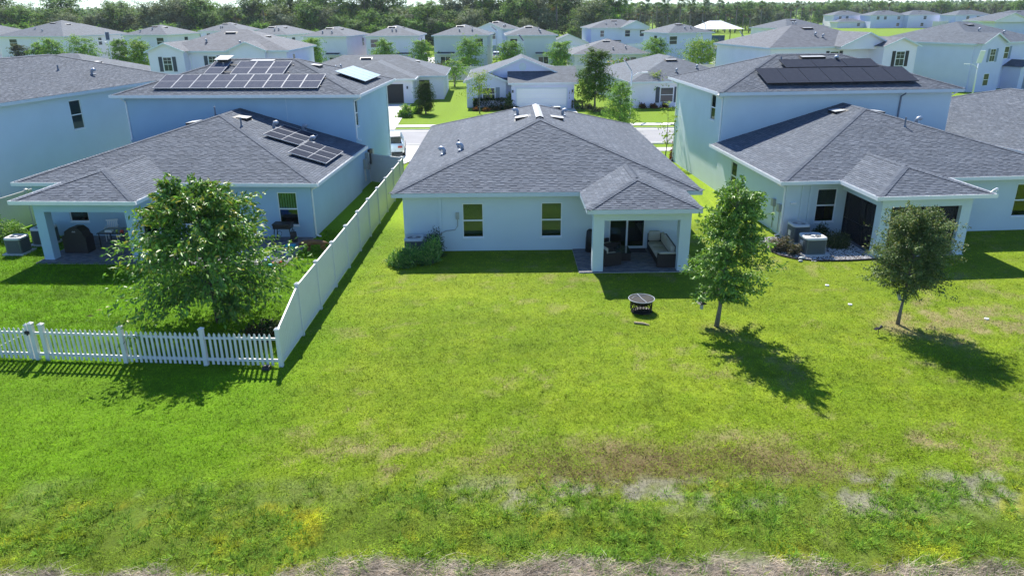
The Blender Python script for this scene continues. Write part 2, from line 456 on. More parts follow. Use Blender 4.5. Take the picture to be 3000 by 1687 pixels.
# soil and thatch under the blades, painted darker to deepen the shade among them
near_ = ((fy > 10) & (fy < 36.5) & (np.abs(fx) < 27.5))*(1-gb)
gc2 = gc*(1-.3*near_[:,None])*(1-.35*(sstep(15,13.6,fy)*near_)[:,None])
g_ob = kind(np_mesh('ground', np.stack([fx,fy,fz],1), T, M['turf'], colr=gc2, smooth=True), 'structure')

# ------------------------------------------------------------------ street
def road_y(x): return 64.2+max(0,abs(x-2)-22)**2/190
def strip(name, off0, off1, z, m, x0=-150, x1=170, zt=None):
    mb = MB(); xsr = np.arange(x0, x1+.1, 4.0)
    for xa, xb in zip(xsr[:-1], xsr[1:]):
        if zt is None:
            mb.add([(xa,road_y(xa)+off0,z),(xb,road_y(xb)+off0,z),(xb,road_y(xb)+off1,z),(xa,road_y(xa)+off1,z)], [(0,1,2,3)])
        else:
            mb.add([(xa,road_y(xa)+off0,z),(xb,road_y(xb)+off0,z),(xb,road_y(xb)+off1,z),(xa,road_y(xa)+off1,z),
                    (xa,road_y(xa)+off0,zt),(xb,road_y(xb)+off0,zt),(xb,road_y(xb)+off1,zt),(xa,road_y(xa)+off1,zt)],
                   [(4,5,6,7),(0,1,5,4),(2,3,7,6)])
    return kind(mb.build(name, m), 'structure')
strip('road', -3.4, 3.4, .016, M['asphalt'])
for s in (-1, 1):
    a, b = sorted((s*3.4, s*3.95)); strip('kerb', a, b, -.02, M['concrete'], zt=.03)
    a, b = sorted((s*3.95, s*4.1)); strip('kerb', a, b, -.02, M['concrete'], zt=.11)
    a, b = sorted((s*5.9, s*7.3)); strip('sidewalk', a, b, -.02, M['concrete'], zt=.05)
def slab(name, pts, z, m):
    return kind(MB().add([(x,y,z) for x,y in pts], [tuple(range(len(pts)))]).build(name, m), 'structure')
slab('driveway', [(-14.2,53.0),(-7.6,52.6),(-5.2,60.3),(-16,60.3)], .056, M['concrete'])
slab('driveway', [(-.2,68),(7.2,68),(7.0,84),(0,84)], .056, M['concrete'])
slab('driveway', [(-17.5,68),(-10.6,68),(-11.6,88),(-17,88)], .056, M['concrete'])
slab('driveway', [(17,68.4),(24,69.0),(22.5,84),(18,84)], .056, M['concrete'])
slab('driveway', [(-20,136),(-14.5,136),(-15,176),(-20,176)], .02, M['concrete'])

# ------------------------------------------------------------------ grass blades (uncountable)
def blades(name, x0, x1, y0, y1, dens, ln, wd, up, keep=None, lying=False, tone=1.0):
    """dens, ln, wd are functions of the distance y"""
    dm = dens(y0)
    n = int((x1-x0)*(y1-y0)*dm)
    px = rng.uniform(x0,x1,n); py = rng.uniform(y0,y1,n)
    half = .72*(py*.935+3.7)+1.0
    ok = (np.abs(px) < half) & (rng.random(n) < dens(py)/dm)
    if keep is not None: ok &= keep(px,py)
    px, py = px[ok], py[ok]
    c, bare, st = lawn(px+rng.normal(0,.08,len(px)), py+rng.normal(0,.08,len(px)), rng.random(len(px)))
    if lying:
        ok = rng.random(len(px)) < st
    else:
        ok = rng.random(len(px)) > bare
    px, py, c = px[ok], py[ok], c[ok]; n = len(px)
    rough = sstep(15.2,13.2,py)
    cl = (.6+.8*vnoise(px,py,.22,60))*(1-rough)+rough*(.3+1.0*fbm(px,py,.42,61,2))
    L = ln(py)*rng.uniform(.55,1.35,n)*cl
    if lying: c = np.array([.36,.31,.255])[None]*rng.uniform(.45,1.35,n)[:,None]*np.ones((n,3))
    az = rng.uniform(0,2*math.pi,n)
    if lying: az = rng.normal(.1,.55,n)+np.where(rng.random(n)<.5,0,math.pi)
    el = np.clip(rng.normal(up+(0 if lying else .1)*sstep(15,13,py),.28,n),.02,1.45)
    dx, dy, dz = np.cos(az)*np.cos(el), np.sin(az)*np.cos(el), np.sin(el)
    sx, sy = -np.sin(az), np.cos(az)
    W = wd(py)*rng.uniform(.7,1.3,n)*.5
    z0 = rng.uniform(0,.03,n) if lying else np.full(n,-.005)
    V = np.empty((n,3,3))
    V[:,0] = np.stack([px-sx*W,py-sy*W,z0],1); V[:,1] = np.stack([px+sx*W,py+sy*W,z0],1)
    V[:,2] = np.stack([px+dx*L,py+dy*L,z0+dz*L],1)
    fine = vnoise(px,py,.10,90)*.5+vnoise(px,py,.26,91)*.5
    br = rng.uniform(.6,1.4,n)*tone*(.42+1.24*fine+(rough*(fine-.5)*.5))
    c = c*br[:,None]
    yel = rng.random(n) < .10
    c[yel] = c[yel]*np.array([1.3,1.15,1.0])
    cc = np.repeat(c,3,0)
    return kind(np_mesh(name, V.reshape(-1,3), np.arange(3*n).reshape(-1,3), M['blade'], colr=cc), 'stuff')
def no_house(x, y):
    k = ~((x>-5.1)&(x<8.6)&(y>32.2)) & ~((x>3.2)&(x<7.9)&(y>29.1))
    k &= ~((x>-20.6)&(x<-9.4)&(y>34.4-(x+9.4)*.05)) & ~((x<-15.8)&(x>-20.8)&(y>31.0)) & ~((x>-16.2)&(x<-9.9)&(y>30.7-(x+9.9)*.05))
    k &= ~((x>12.6)&(y>33.9+(x-12.6)*.07)) & ~((x>15.8)&(x<20.2)&(y>30.6+(x-15.8)*.07))
    k &= ~((x>11.9)&(x<16)&(y>30.7+ (x-13.5)**2*.04))
    return k
def inside(x, y): return (x < -7.25)&(y > 20.95)
dn = lambda y: 1700*np.exp(-(y-11)/19.0)
bl = lambda y: .115*np.exp(-(y-11)/30.0)*(1+.0*y)
bw = lambda y: .013*np.exp((y-11)/32.0)
g1 = blades('grass', -27, 27, 11.0, 36, dn, bl, bw, .33, keep=lambda x,y: no_house(x,y)&~inside(x,y))
tag(g1, 'mown yellow green lawn behind the houses, weedy along its near edge', 'grass')
g4 = blades('grass', -25, -7.3, 21, 36, lambda y: 800*np.exp(-(y-21)/25.0), lambda y: .13+0*y, bw, .5, keep=lambda x,y: no_house(x,y)&inside(x,y))
tag(g4, 'lush green grass inside the picket fence', 'grass')
def weeds(name, label, n, x0, x1, y0, y1, nb, ln, wd):
    cx = rng.uniform(x0,x1,n); cy = rng.uniform(y0,y1,n)
    k = fbm(cx,cy,1.3,95); ok = rng.random(n) < sstep(.34,.62,k)*sstep(15.0,13.6,cy)*(.40+.60*sstep(11.6,12.5,cy)); cx, cy = cx[ok], cy[ok]
    m = len(cx)
    sz = rng.uniform(.55,1.35,m); tone = rng.uniform(.7,1.35,m); yel = np.clip(rng.normal(.25,.3,m),0,1)*sstep(.45,.7,fbm(cx,cy,1.0,96))
    base = np.array([.185,.330,.040])[None]*(1-yel[:,None])+np.array([.42,.44,.03])[None]*yel[:,None]
    i = np.repeat(np.arange(m),nb); q = len(i)
    az = rng.uniform(0,6.283,q); el = np.clip(rng.normal(.55,.33,q),.05,1.4); L = ln*sz[i]*rng.uniform(.5,1.2,q)
    r0 = np.abs(rng.normal(0,.045,q))*sz[i]
    bx, by = cx[i]+np.cos(az)*r0, cy[i]+np.sin(az)*r0
    d = np.stack([np.cos(az)*np.cos(el),np.sin(az)*np.cos(el),np.sin(el)],1); s = np.stack([-np.sin(az),np.cos(az),0*az],1)
    W = wd*rng.uniform(.7,1.3,q)[:,None]*.5; o = np.stack([bx,by,0*bx-.01],1)
    V = np.stack([o-s*W,o+s*W,o+d*L[:,None]],1)
    c = base[i]*(tone[i]*rng.uniform(.65,1.35,q))[:,None]
    w = kind(np_mesh(name, V.reshape(-1,3), np.arange(3*q).reshape(-1,3), M['blade'], colr=np.repeat(c,3,0)), 'stuff')
    return tag(w, label, 'weeds')
weeds('weeds', 'ragged clumps of weeds along the bottom of the picture', 5200, -13, 13, 11.2, 15.6, 30, .17, .017)
g5 = blades('straw', -14, 14, 11.0, 13.6, lambda y: 1100+0*y, lambda y: .26+0*y, lambda y: .010+0*y, .10, lying=True)
tag(g5, 'flattened dead straw along the bottom edge', 'straw')

# ------------------------------------------------------------------ house building blocks
def face(f, x0, x1, y0, y1):
    return {'S': ((x0,y0,1,0), lambda a: a-x0), 'N': ((x1,y1,-1,0), lambda a: x1-a),
            'E': ((x1,y0,0,1), lambda a: a-y0), 'W': ((x0,y1,0,-1), lambda a: y1-a)}[f]
def wall_panel(mb, fr, L, z0, z1, holes, depth=.1):
    us = sorted({0.0, L, *[h[0] for h in holes], *[h[1] for h in holes]})
    zs = sorted({z0, z1, *[h[2] for h in holes], *[h[3] for h in holes]})
    ox, oy, dx, dy = fr; nx, ny = dy, -dx
    P = lambda u, d, z: (ox+dx*u+nx*d, oy+dy*u+ny*d, z)
    for ua, ub in zip(us[:-1], us[1:]):
        for za, zb in zip(zs[:-1], zs[1:]):
            um, zm = (ua+ub)/2, (za+zb)/2
            if any(h[0]<um<h[1] and h[2]<zm<h[3] for h in holes): continue
            mb.add([P(ua,0,za),P(ub,0,za),P(ub,0,zb),P(ua,0,zb)], [(0,1,2,3)])
    for u0, u1, za, zb in holes:
        mb.add([P(u0,0,za),P(u1,0,za),P(u1,0,zb),P(u0,0,zb),P(u0,-depth,za),P(u1,-depth,za),P(u1,-depth,zb),P(u0,-depth,zb)],
               [(0,1,5,4),(1,2,6,5),(2,3,7,6),(3,0,4,7)])
def walls(parent, x0, x1, y0, y1, z0, z1, holes, m, name='wall', skip=''):
    mb = MB()
    for f in 'SENW':
        if f in skip: continue
        fr, cv = face(f,x0,x1,y0,y1)
        L = (x1-x0) if f in 'SN' else (y1-y0)
        hs = []
        for a0, a1, za, zb in holes.get(f, []):
            u0, u1 = sorted((cv(a0),cv(a1))); hs.append((u0,u1,za,zb))
        wall_panel(mb, fr, L, z0, z1, hs)
    return mb.build(name, m, parent)
def window(parent, fr, u0, u1, z0, z1, near=True, shut=None, grid=False, blind=.0, d=None, sill=True, name='window'):
    d1 = -.035 if near else .035
    d0 = -.085 if near else .0
    t = .045 if near else .06
    mb = MB()
    mb.fb(fr,u0,u0+t,d0,d1,z0,z1); mb.fb(fr,u1-t,u1,d0,d1,z0,z1)
    mb.fb(fr,u0+t,u1-t,d0,d1,z0,z0+t); mb.fb(fr,u0+t,u1-t,d0,d1,z1-t,z1)
    zm = (z0+z1)/2
    mb.fb(fr,u0+t,u1-t,d0,d1+.01,zm-.03,zm+.03)
    if sill and near: mb.fb(fr,u0-.02,u1+.02,-.08,.03,z0-.05,z0-.004)
    w = mb.build(name, M['frame'], parent)
    gm = M['glass'] if near else M['pane_far']
    pd = -.06 if near else .02
    for za, zb in ((z0+t,zm-.03),(zm+.03,z1-t)):
        MB().fb(fr,u0+t,u1-t,pd-.005,pd,za,zb).build('pane', gm, w)
    if grid:
        mg = MB(); um = (u0+u1)/2
        mg.fb(fr,um-.012,um+.012,pd,pd+.012,z0+t,zm-.03); mg.fb(fr,um-.012,um+.012,pd,pd+.012,zm+.03,z1-t)
        zz = (zm+z1)/2; mg.fb(fr,u0+t,um-.012,pd,pd+.012,zz-.012,zz+.012); mg.fb(fr,um+.012,u1-t,pd,pd+.012,zz-.012,zz+.012)
        mg.build('glazing_bar', M['frame'], w)
    if near:
        mr = MB(); mr.fb(fr,u0-.1,u1+.1,-1.2,-1.19,z0-.2,z1+.2); mr.build('unlit_room_sheet', M['room'], w)  # dark sheet behind the glass stands in for the unlit room
        if blind:
            bl = MB(); k = int((z1-z0-.1)*blind/.05)
            for i in range(k):
                zz = z1-.07-i*.05
                bl.fb(fr,u0+.05,u1-.05,-.16,-.12,zz-.012,zz+.006)
            kind(bl.build('blind', M['blind'], w), 'stuff')
    if shut:
        for a, b in ((u0-.52,u0-.08),(u1+.08,u1+.52)):
            ms = MB(); ms.fb(fr,a,b,.002,.035,z0-.03,z1+.03)
            k = int((z1-z0)/.12)
            if near or k < 30:
                for i in range(k): ms.fb(fr,a+.05,b-.05,.035,.045,z0+.04+i*.12,z0+.10+i*.12)
            ms.build('shutter', shut, w)
    return w
def slider(parent, fr, u0, u1, z0, z1):
    mb = MB(); t = .06
    mb.fb(fr,u0,u0+t,-.09,-.02,z0,z1); mb.fb(fr,u1-t,u1,-.09,-.02,z0,z1); mb.fb(fr,u0+t,u1-t,-.09,-.02,z1-t,z1); mb.fb(fr,u0+t,u1-t,-.09,-.02,z0,z0+.07)
    um = (u0+u1)/2; mb.fb(fr,um-.04,um+.04,-.085,-.01,z0+.07,z1-t)
    w = mb.build('sliding_door', M['frame'], parent)
    for a,b in ((u0+t,um-.04),(um+.04,u1-t)):
        MB().fb(fr,a,b,-.06,-.054,z0+.07,z1-t).build('pane', M['glass'], w)
    MB().fb(fr,um-.07,um-.05,-.01,.02,z0+.9,z0+1.15).build('handle', M['dark'], w)
    MB().fb(fr,u0-.1,u1+.1,-1.2,-1.19,z0-.05,z1+.2).build('unlit_room_sheet', M['dark'], w)  # black sheet painted as the unlit room behind the door
    return w

def hip_planes(x0, x1, y0, y1, ze, s, ycut=None):
    w, d = x1-x0, y1-y0
    c = {'SW':(x0,y0,ze),'SE':(x1,y0,ze),'NE':(x1,y1,ze),'NW':(x0,y1,ze)}
    if d >= w or ycut is not None:
        h = w/2; xc = (x0+x1)/2; r1 = (xc,y0+h,ze+s*h)
        if ycut is not None:
            r2 = (xc,ycut,ze+s*h)
            pl = {'S':[c['SW'],c['SE'],r1],'E':[c['SE'],(x1,ycut,ze),r2,r1],'W':[(x0,ycut,ze),c['SW'],r1,r2]}
            return pl, [(c['SW'],r1),(c['SE'],r1),(r1,r2)]
        r2 = (xc,y1-h,ze+s*h)
        pl = {'S':[c['SW'],c['SE'],r1],'E':[c['SE'],c['NE'],r2,r1],'N':[c['NE'],c['NW'],r2],'W':[c['NW'],c['SW'],r1,r2]}
        return pl, [(c['SW'],r1),(c['SE'],r1),(c['NE'],r2),(c['NW'],r2),(r1,r2)]
    h = d/2; yc = (y0+y1)/2; r1 = (x0+h,yc,ze+s*h); r2 = (x1-h,yc,ze+s*h)
    pl = {'S':[c['SW'],c['SE'],r2,r1],'E':[c['SE'],c['NE'],r2],'N':[c['NE'],c['NW'],r1,r2],'W':[c['NW'],c['SW'],r1]}
    return pl, [(c['SW'],r1),(c['SE'],r2),(c['NE'],r2),(c['NW'],r1),(r1,r2)]
PAL = [(.112,.131,.160),(.124,.143,.172),(.098,.115,.141),(.138,.157,.186),(.114,.130,.156),(.106,.124,.152)]
def plane_axes(poly):
    p = [Vector(q) for q in poly]
    n = (p[1]-p[0]).cross(p[2]-p[0]).normalized()
    if n.z < 0: n = -n
    h = Vector((0,0,1)).cross(n).normalized(); s = n.cross(h)
    if s.z < 0: s = -s; h = -h
    return p[0], h, s, n
def shingle_plane(mb, poly, e=.143, rnd=random):
    o, h, s, n = plane_axes(poly)
    q = [((Vector(p)-o).dot(h),(Vector(p)-o).dot(s)) for p in poly]
    w0 = min(b for a,b in q); w1 = max(b for a,b in q)
    def rngu(w):
        xs_ = []
        for (a0,b0),(a1,b1) in zip(q,q[1:]+q[:1]):
            if abs(b1-b0) < 1e-6:
                if abs(w-b0) < 1e-4: xs_ += [a0,a1]
                continue
            t = (w-b0)/(b1-b0)
            if -1e-6 <= t <= 1+1e-6: xs_.append(a0+(a1-a0)*t)
        return (min(xs_),max(xs_)) if xs_ else None
    k = int((w1-w0)/e)+1
    for i in range(k):
        wa = w0+i*e; wb = min(wa+e, w1-1e-4)
        if wb-wa < .02: continue
        ra, rb = rngu(wa+1e-5), rngu(wb)
        if not ra or not rb: continue
        u = ra[0]-rnd.uniform(0,.3)
        thick = rnd.random() < .5
        rowt = rnd.uniform(.94,1.06)
        while u < ra[1]:
            L = rnd.choice((.14,.18,.24,.31,.4))
            ua, ub = u, u+L
            lo = .021 if thick else .012
            a0, a1 = max(ua,ra[0]), min(ub,ra[1])
            b0, b1 = min(max(ua,rb[0]),rb[1]), max(min(ub,rb[1]),rb[0])
            u = ub; thick = not thick
            if a1-a0 < .005: continue
            c = PAL[rnd.randrange(6)]; f = rowt*rnd.uniform(.94,1.06)*(1.0 if lo > .01 else .9); c = (c[0]*f,c[1]*f,c[2]*f)
            P = lambda uu, ww, tt: o+h*uu+s*ww+n*tt
            V = [P(a0,wa-.004,lo),P(a1,wa-.004,lo),P(b1,wb,lo*.35),P(b0,wb,lo*.35),P(a0,wa-.004,0),P(a1,wa-.004,0)]
            mb.add(V, [(0,1,2,3)], 0, c); mb.add(V, [(4,5,1,0)], 0, (.03,.03,.035))  # near-black butt faces paint the shadow line of each course
def caps(mb, a, b, rnd=random, wing=.17, drop=.33, step=.15):
    a, b = Vector(a), Vector(b)
    if b.z < a.z: a, b = b, a
    d = b-a; L = d.length; d.normalize()
    p = d.cross(Vector((0,0,1))).normalized()
    flat = abs(d.z) < .05
    k = int(L/step)
    for i in range(k):
        o = a+d*(i*step); o2 = a+d*((i+1)*step+.02)
        dr = drop if flat else drop*.62
        c = PAL[rnd.randrange(6)]; f = rnd.uniform(.9,1.05); c = (c[0]*f,c[1]*f,c[2]*f)
        t0, t1 = Vector((0,0,.04)), Vector((0,0,.03))
        w = Vector((0,0,-wing*dr))
        V = [o+t0,o2+t1,o2+t1+p*wing+w,o+t0+p*wing+w,o2+t1-p*wing+w,o+t0-p*wing+w]
        V += [o+Vector((0,0,.02)),o+p*wing+w+Vector((0,0,.015)),o-p*wing+w+Vector((0,0,.015))]
        mb.add(V, [(0,3,2,1),(0,1,4,5),(6,7,3,0),(8,6,0,5)], 0, c)
def roof(parent, x0, x1, y0, y1, ze, s, near='', far=None, ycut=None, soffit=True, zoff=0.0, name='roof', capit=True):
    pl, hips = hip_planes(x0,x1,y0,y1,ze,s,ycut)
    mb = MB()
    for f, poly in pl.items():
        o, h, sv, n = plane_axes(poly)
        uv = [[((Vector(p)-o).dot(h),(Vector(p)-o).dot(sv)) for p in poly]]
        mb.add(poly, [tuple(range(len(poly)))], 0 if f in near else 1, None, uv)
    if soffit:
        ye = ycut if ycut is not None else y1
        zs = ze-.185+zoff
        mb.add([(x0+.02,y0+.02,zs),(x1-.02,y0+.02,zs),(x1-.02,ye-.02,zs),(x0+.02,ye-.02,zs)], [(3,2,1,0)], 2)
    r = mb.build(name, [M['deck'],far or M['roof_far'],M['soffit']], parent)
    if near:
        sh = MB()
        for f in near: shingle_plane(sh, pl[f])
        kind(sh.build('shingles', M['shingle'], r), 'stuff')
        if capit:
            cp = MB()
            for a, b in hips: caps(cp, a, b)
            kind(cp.build('ridge_caps', M['cap'], r), 'stuff')
    return r
def eave_trim(parent, segs, ze, gutter=False, zoff=0.0, h=.19):
    """segs: frames with length; fascia board and, where fitted, an open gutter"""
    f = MB(); g = MB()
    for i, (fr, L) in enumerate(segs):
        f.fb(fr, .034, L-.034, -.03, .0, ze-h+zoff, ze+.006+zoff)
        if gutter:
            a, b = (-.12, L+.12) if i % 2 == 0 else (0, L)
            g.fb(fr,a,b,.004,.016,ze-.15+zoff,ze-.0+zoff); g.fb(fr,a,b,.016,.108,ze-.15+zoff,ze-.138+zoff); g.fb(fr,a,b,.108,.124,ze-.15+zoff,ze+.012+zoff)
            k = int(L/.8)
            for j in range(k): g.fb(fr,.4+j*.8,.44+j*.8,.016,.108,ze-.01+zoff,ze-.001+zoff)
    f.build('fascia', M['trim'], parent)
    if gutter: g.build('gutter', M['gutter'], parent)
def rect_segs(x0, x1, y0, y1, faces='SENW'):
    return [(face(f,x0,x1,y0,y1)[0], (x1-x0) if f in 'SN' else (y1-y0)) for f in faces]
def downspout(parent, fr, u, z1, z0=.15, over=.45, m=None):
    mb = MB()
    mb.fb(fr,u-.04,u+.04,.01,.07,z0,z1-.45)
    ox, oy, dx, dy = fr; nx, ny = dy, -dx
    P = lambda d, z: (ox+dx*u+nx*d, oy+dy*u+ny*d, z)
    mb.tube([P(.04,z1-.47),P(.06,z1-.36),P(over-.05,z1-.2),P(over,z1-.12)], .042, 6)
    mb.tube([P(.04,z0+.03),P(.12,z0-.06),P(.28,z0-.1)], .042, 6)
    return mb.build('downspout', m or M['gutter'], parent)
def rz_hip(x0,x1,y0,y1,ze,s):
    return lambda x,y: ze+s*min(x-x0,x1-x,y-y0,y1-y)
def box_vent(roof_ob, x, y, z, down, w=1.2, d=.45):
    """low slant-back roof vent; down = horizontal direction of the fall"""
    dn = Vector((down[0],down[1],-.32)).normalized(); hz = Vector((0,0,1)).cross(Vector((down[0],down[1],0))).normalized()
    n = hz.cross(dn); n = n if n.z > 0 else -n
    o = Vector((x,y,z))
    P = lambda a,b,c: o+hz*a+dn*b+n*c
    V = [P(-w/2,-d/2,.02),P(w/2,-d/2,.02),P(w/2,d/2,.02),P(-w/2,d/2,.02),P(-w/2,-d/2,.05),P(w/2,-d/2,.05),P(w/2,d/2,.17),P(-w/2,d/2,.17)]
    mb = MB()
    mb.add(V, [(0,3,2,1),(1,2,6,5),(3,0,4,7),(0,1,5,4)], 1); mb.add(V, [(4,5,6,7)], 0); mb.add(V, [(2,3,7,6)], 1)
    mb.axb(o, hz, dn, n, (-w/2-.12,w/2+.12), (-d/2-.15,d/2+.1), (.005,.018), 1)
    return mb.build('roof_vent', [M['vent_metal'],M['dark']], roof_ob)
def goose_vent(roof_ob, x, y, z, down):
    dn = Vector((down[0],down[1],0)); o = Vector((x,y,z))
    mb = MB()
    mb.tube([o,o+Vector((0,0,.2)),o+Vector((0,0,.3))+dn*.06,o+Vector((0,0,.32))+dn*.16,o+Vector((0,0,.24))+dn*.25], [.09,.09,.095,.1,.11], 10)
    mb.axb(o+Vector((0,0,.012)), (1,0,0),(0,1,0),(0,0,1), (-.18,.18),(-.18,.18),(-.01,.006))
    return mb.build('goose_neck_vent', M['galv'], roof_ob, True)
def pipe_vent(roof_ob, x, y, z, h=.4):
    mb = MB(); mb.tube([(x,y,z-.05),(x,y,z+h)], .045, 8); mb.tube([(x,y,z-.02),(x,y,z+.09)], [.1,.055], 8)
    return mb.build('vent_pipe', M['pvc'], roof_ob)
def pavers(parent, x0, x1, y0, y1, z, lx=.21, ly=.105):
    mb = MB(); r = random.Random(5); j = .010; row = 0; y = y0
    while y < y1-.01:
        x = x0-(lx/2 if row % 2 else 0)
        while x < x1-.01:
            a, b = max(x,x0)+j/2, min(x+lx,x1)-j/2
            if b-a > .02:
                t = r.uniform(-.002,.003); c = r.choice([(.15,.155,.175),(.115,.12,.14),(.19,.19,.20),(.165,.155,.155)])  # tones darkened to put the porch shade into the floor colour
                mb.box(a,b,y+j/2,min(y+ly,y1)-j/2,z-.05,z+t,0,c)
            x += lx
        y += ly; row += 1
    return kind(mb.build('paver', M['paver'], parent), 'stuff')
def solar(name, label, base, o, h, s, n, spec, cell, frame_m, pw, ph, group=None, lift=.12):
    """spec: list of (u,w) lower-left corners of panels on the slope, in the house frame"""
    t = thing(name, label, 'solar panels', base.location, base.rotation_euler.z, group)
    o, h, s, n = map(Vector, (o,h,s,n))
    rl = MB()
    rows = {}
    for u, w in spec: rows.setdefault(round(w,2), []).append(u)
    for w, us in rows.items():
        for f in (.22,.78):
            rl.axb(o, h, s, n, (min(us)+.05,max(us)+pw-.05), (w+ph*f-.02,w+ph*f+.02), (lift-.06,lift-.02))
            for k in range(int((max(us)-min(us)+pw)/1.2)+1):
                rl.axb(o, h, s, n, (min(us)+.3+k*1.2,min(us)+.36+k*1.2), (w+ph*f-.03,w+ph*f+.03), (.0,lift-.06))
    rl.build('rail', M['dark'], t)
    for u, w in spec:
        fb = MB(); e = .02; g = .01
        for (a,b,c,d) in ((u+g,u+pw-g,w+g,w+g+e),(u+g,u+pw-g,w+ph-g-e,w+ph-g),(u+g,u+g+e,w+g+e,w+ph-g-e),(u+pw-g-e,u+pw-g,w+g+e,w+ph-g-e)):
            fb.axb(o,h,s,n,(a,b),(c,d),(lift-.02,lift+.018))
        if frame_m is M['alu']: fb.axb(o,h,s,n,(u+g+e,u+pw-g-e),(w+ph/2-.01,w+ph/2+.01),(lift,lift+.0165))
        p = fb.build('panel', frame_m, t)
        a0, a1, c0, c1 = u+g+e, u+pw-g-e, w+g+e, w+ph-g-e
        Q = [o+h*a0+s*c0+n*(lift+.01), o+h*a1+s*c0+n*(lift+.01), o+h*a1+s*c1+n*(lift+.01), o+h*a0+s*c1+n*(lift+.01)]
        B = [q-n*.02 for q in Q]
        MB().add(Q+B, [(0,1,2,3),(7,6,5,4)], 0, None, [[(0,0),(a1-a0,0),(a1-a0,c1-c0),(0,c1-c0)]]*2).build('cells', cell, p)
    return t
def gable(parent, x0, x1, yf, yb, ze, s, wallm, z0=None, over=.35, roofm=None, vent=False, trim=None):
    """front gable facing south: wall triangle, two roof slopes, rake boards"""
    xc = (x0+x1)/2; h = (x1-x0)/2
    zr = ze+s*h
    mb = MB(); b = z0 if z0 is not None else ze-.25
    ins = .35
    mb.add([(x0+ins,yf+over,b),(x1-ins,yf+over,b),(x1-ins,yf+over,ze+s*ins),(xc,yf+over,zr),(x0+ins,yf+over,ze+s*ins)], [(0,1,2,3,4)])
    mb.add([(x0+ins,yf+over,b),(x0+ins,yb,b),(x0+ins,yb,ze+s*ins),(x0+ins,yf+over,ze+s*ins)], [(0,3,2,1)])
    mb.add([(x1-ins,yf+over,b),(x1-ins,yb,b),(x1-ins,yb,ze+s*ins),(x1-ins,yf+over,ze+s*ins)], [(0,1,2,3)])
    mb.build('gable_wall', wallm, parent)
    r = MB(); t = .14
    for sx, xe in ((-1,x0),(1,x1)):
        P = [(xe,yf,ze),(xc,yf,zr),(xc,yb,zr),(xe,yb,ze)]
        L = math.hypot(h, s*h)
        uv = [[(0,0),(0,L),(yb-yf,L),(yb-yf,0)]]
        Q = [(p[0],p[1],p[2]+.03) for p in P]
        r.add(Q, [(0,1,2,3) if sx > 0 else (3,2,1,0)], 0, None, uv)
        r.add(P, [(3,2,1,0) if sx > 0 else (0,1,2,3)], 1)
    ro = r.build('roof', [roofm or M['roof_far'],M['soffit']], parent)
    k = MB()
    for xe in (x0,x1):
        for (ya,yb2) in ((yf-.03,yf),):
            k.add([(xe,ya,ze-t),(xc,ya,zr-t),(xc,ya,zr+.035),(xe,ya,ze+.035),(xe,yb2,ze-t),(xc,yb2,zr-t),(xc,yb2,zr+.035),(xe,yb2,ze+.035)],
                  [(0,1,2,3),(7,6,5,4),(0,4,5,1),(3,2,6,7),(0,3,7,4)])
    k.build('rake_board', trim or M['trim'], parent)
    if vent:
        v = MB(); zc = ze+s*h*.5
        v.add([(xc+.42*math.cos(a),yf+over-.04,zc+.42*math.sin(a)) for a in np.linspace(0,2*math.pi,25)[:-1]]+[(xc+.42*math.cos(a),yf+over,zc+.42*math.sin(a)) for a in np.linspace(0,2*math.pi,25)[:-1]],
              [tuple(range(24))]+[(i,(i+1)%24,24+(i+1)%24,24+i) for i in range(24)])
        for i in range(5):
            zz = zc-.28+i*.14; hw = math.sqrt(max(0,.36**2-(zz-zc)**2)); v.box(xc-hw,xc+hw,yf+over-.055,yf+over-.041,zz-.03,zz+.03)
        v.build('gable_vent', M['trim'], parent)
    return ro
# ------------------------------------------------------------------ the middle house
SL = .3225
def column(parent, x0, x1, y0, y1, z0, z1, m):
    return MB().box(x0,x1,y0,y1,z0,z1).build('column', m, parent)

HC = thing('house', 'pale single storey house in the middle with grey shingle roof and small back porch', 'house', (-5.31,31.88,0), .0074)
wx0, wx1, wy0, wy1 = .45, 13.32, .45, 19.4
frS = face('S',wx0,wx1,wy0,wy1)[0]
hol = {'S': [(3.1,4.05,.62,2.22),(6.65,7.6,.62,2.22),(9.75,11.4,.06,2.1)]}
walls(HC, wx0, wx1, wy0, wy1, 0, 2.612, hol, M['stucco_a'])
for a0, a1 in ((3.1,4.05),(6.65,7.6)): window(HC, frS, a0-wx0, a1-wx0, .62, 2.22, blind=.96)
slider(HC, frS, 9.75-wx0, 11.4-wx0, .06, 2.1)
rC = roof(HC, 0, 13.77, 0, 19.9, 2.8, SL, near='SWE', far=M['roof_far'])
eave_trim(HC, rect_segs(0,13.77,0,19.9), 2.8)
# porch
rP = roof(HC, 8.33, 13.0, -3.12, 8, 2.8, SL, near='SWE', ycut=2.2, name='porch_roof', zoff=.004)
eave_trim(HC, [((8.33,-3.12,1,0),4.67),((13.0,-3.12,0,1),3.1),((8.33,-.02,0,-1),3.1)], 2.8, zoff=.004)
mb = MB(); mb.box(8.65,12.66,-2.72,-2.27,2.24,2.615); mb.box(8.65,9.1,-2.268,.44,2.24,2.613); mb.box(12.21,12.66,-2.268,.44,2.24,2.613)
mb.build('porch_beam', M['stucco_a'], HC)
column(HC, 8.65, 9.1, -2.72, -2.27, 0, 2.238, M['stucco_a']); column(HC, 12.21, 12.66, -2.72, -2.27, 0, 2.238, M['stucco_a'])
MB().box(8.1,12.9,-2.8,.44,-.05,.015).build('patio', M['concrete'], HC)
pavers(HC, 8.1, 12.9, -2.8, .43, .045)
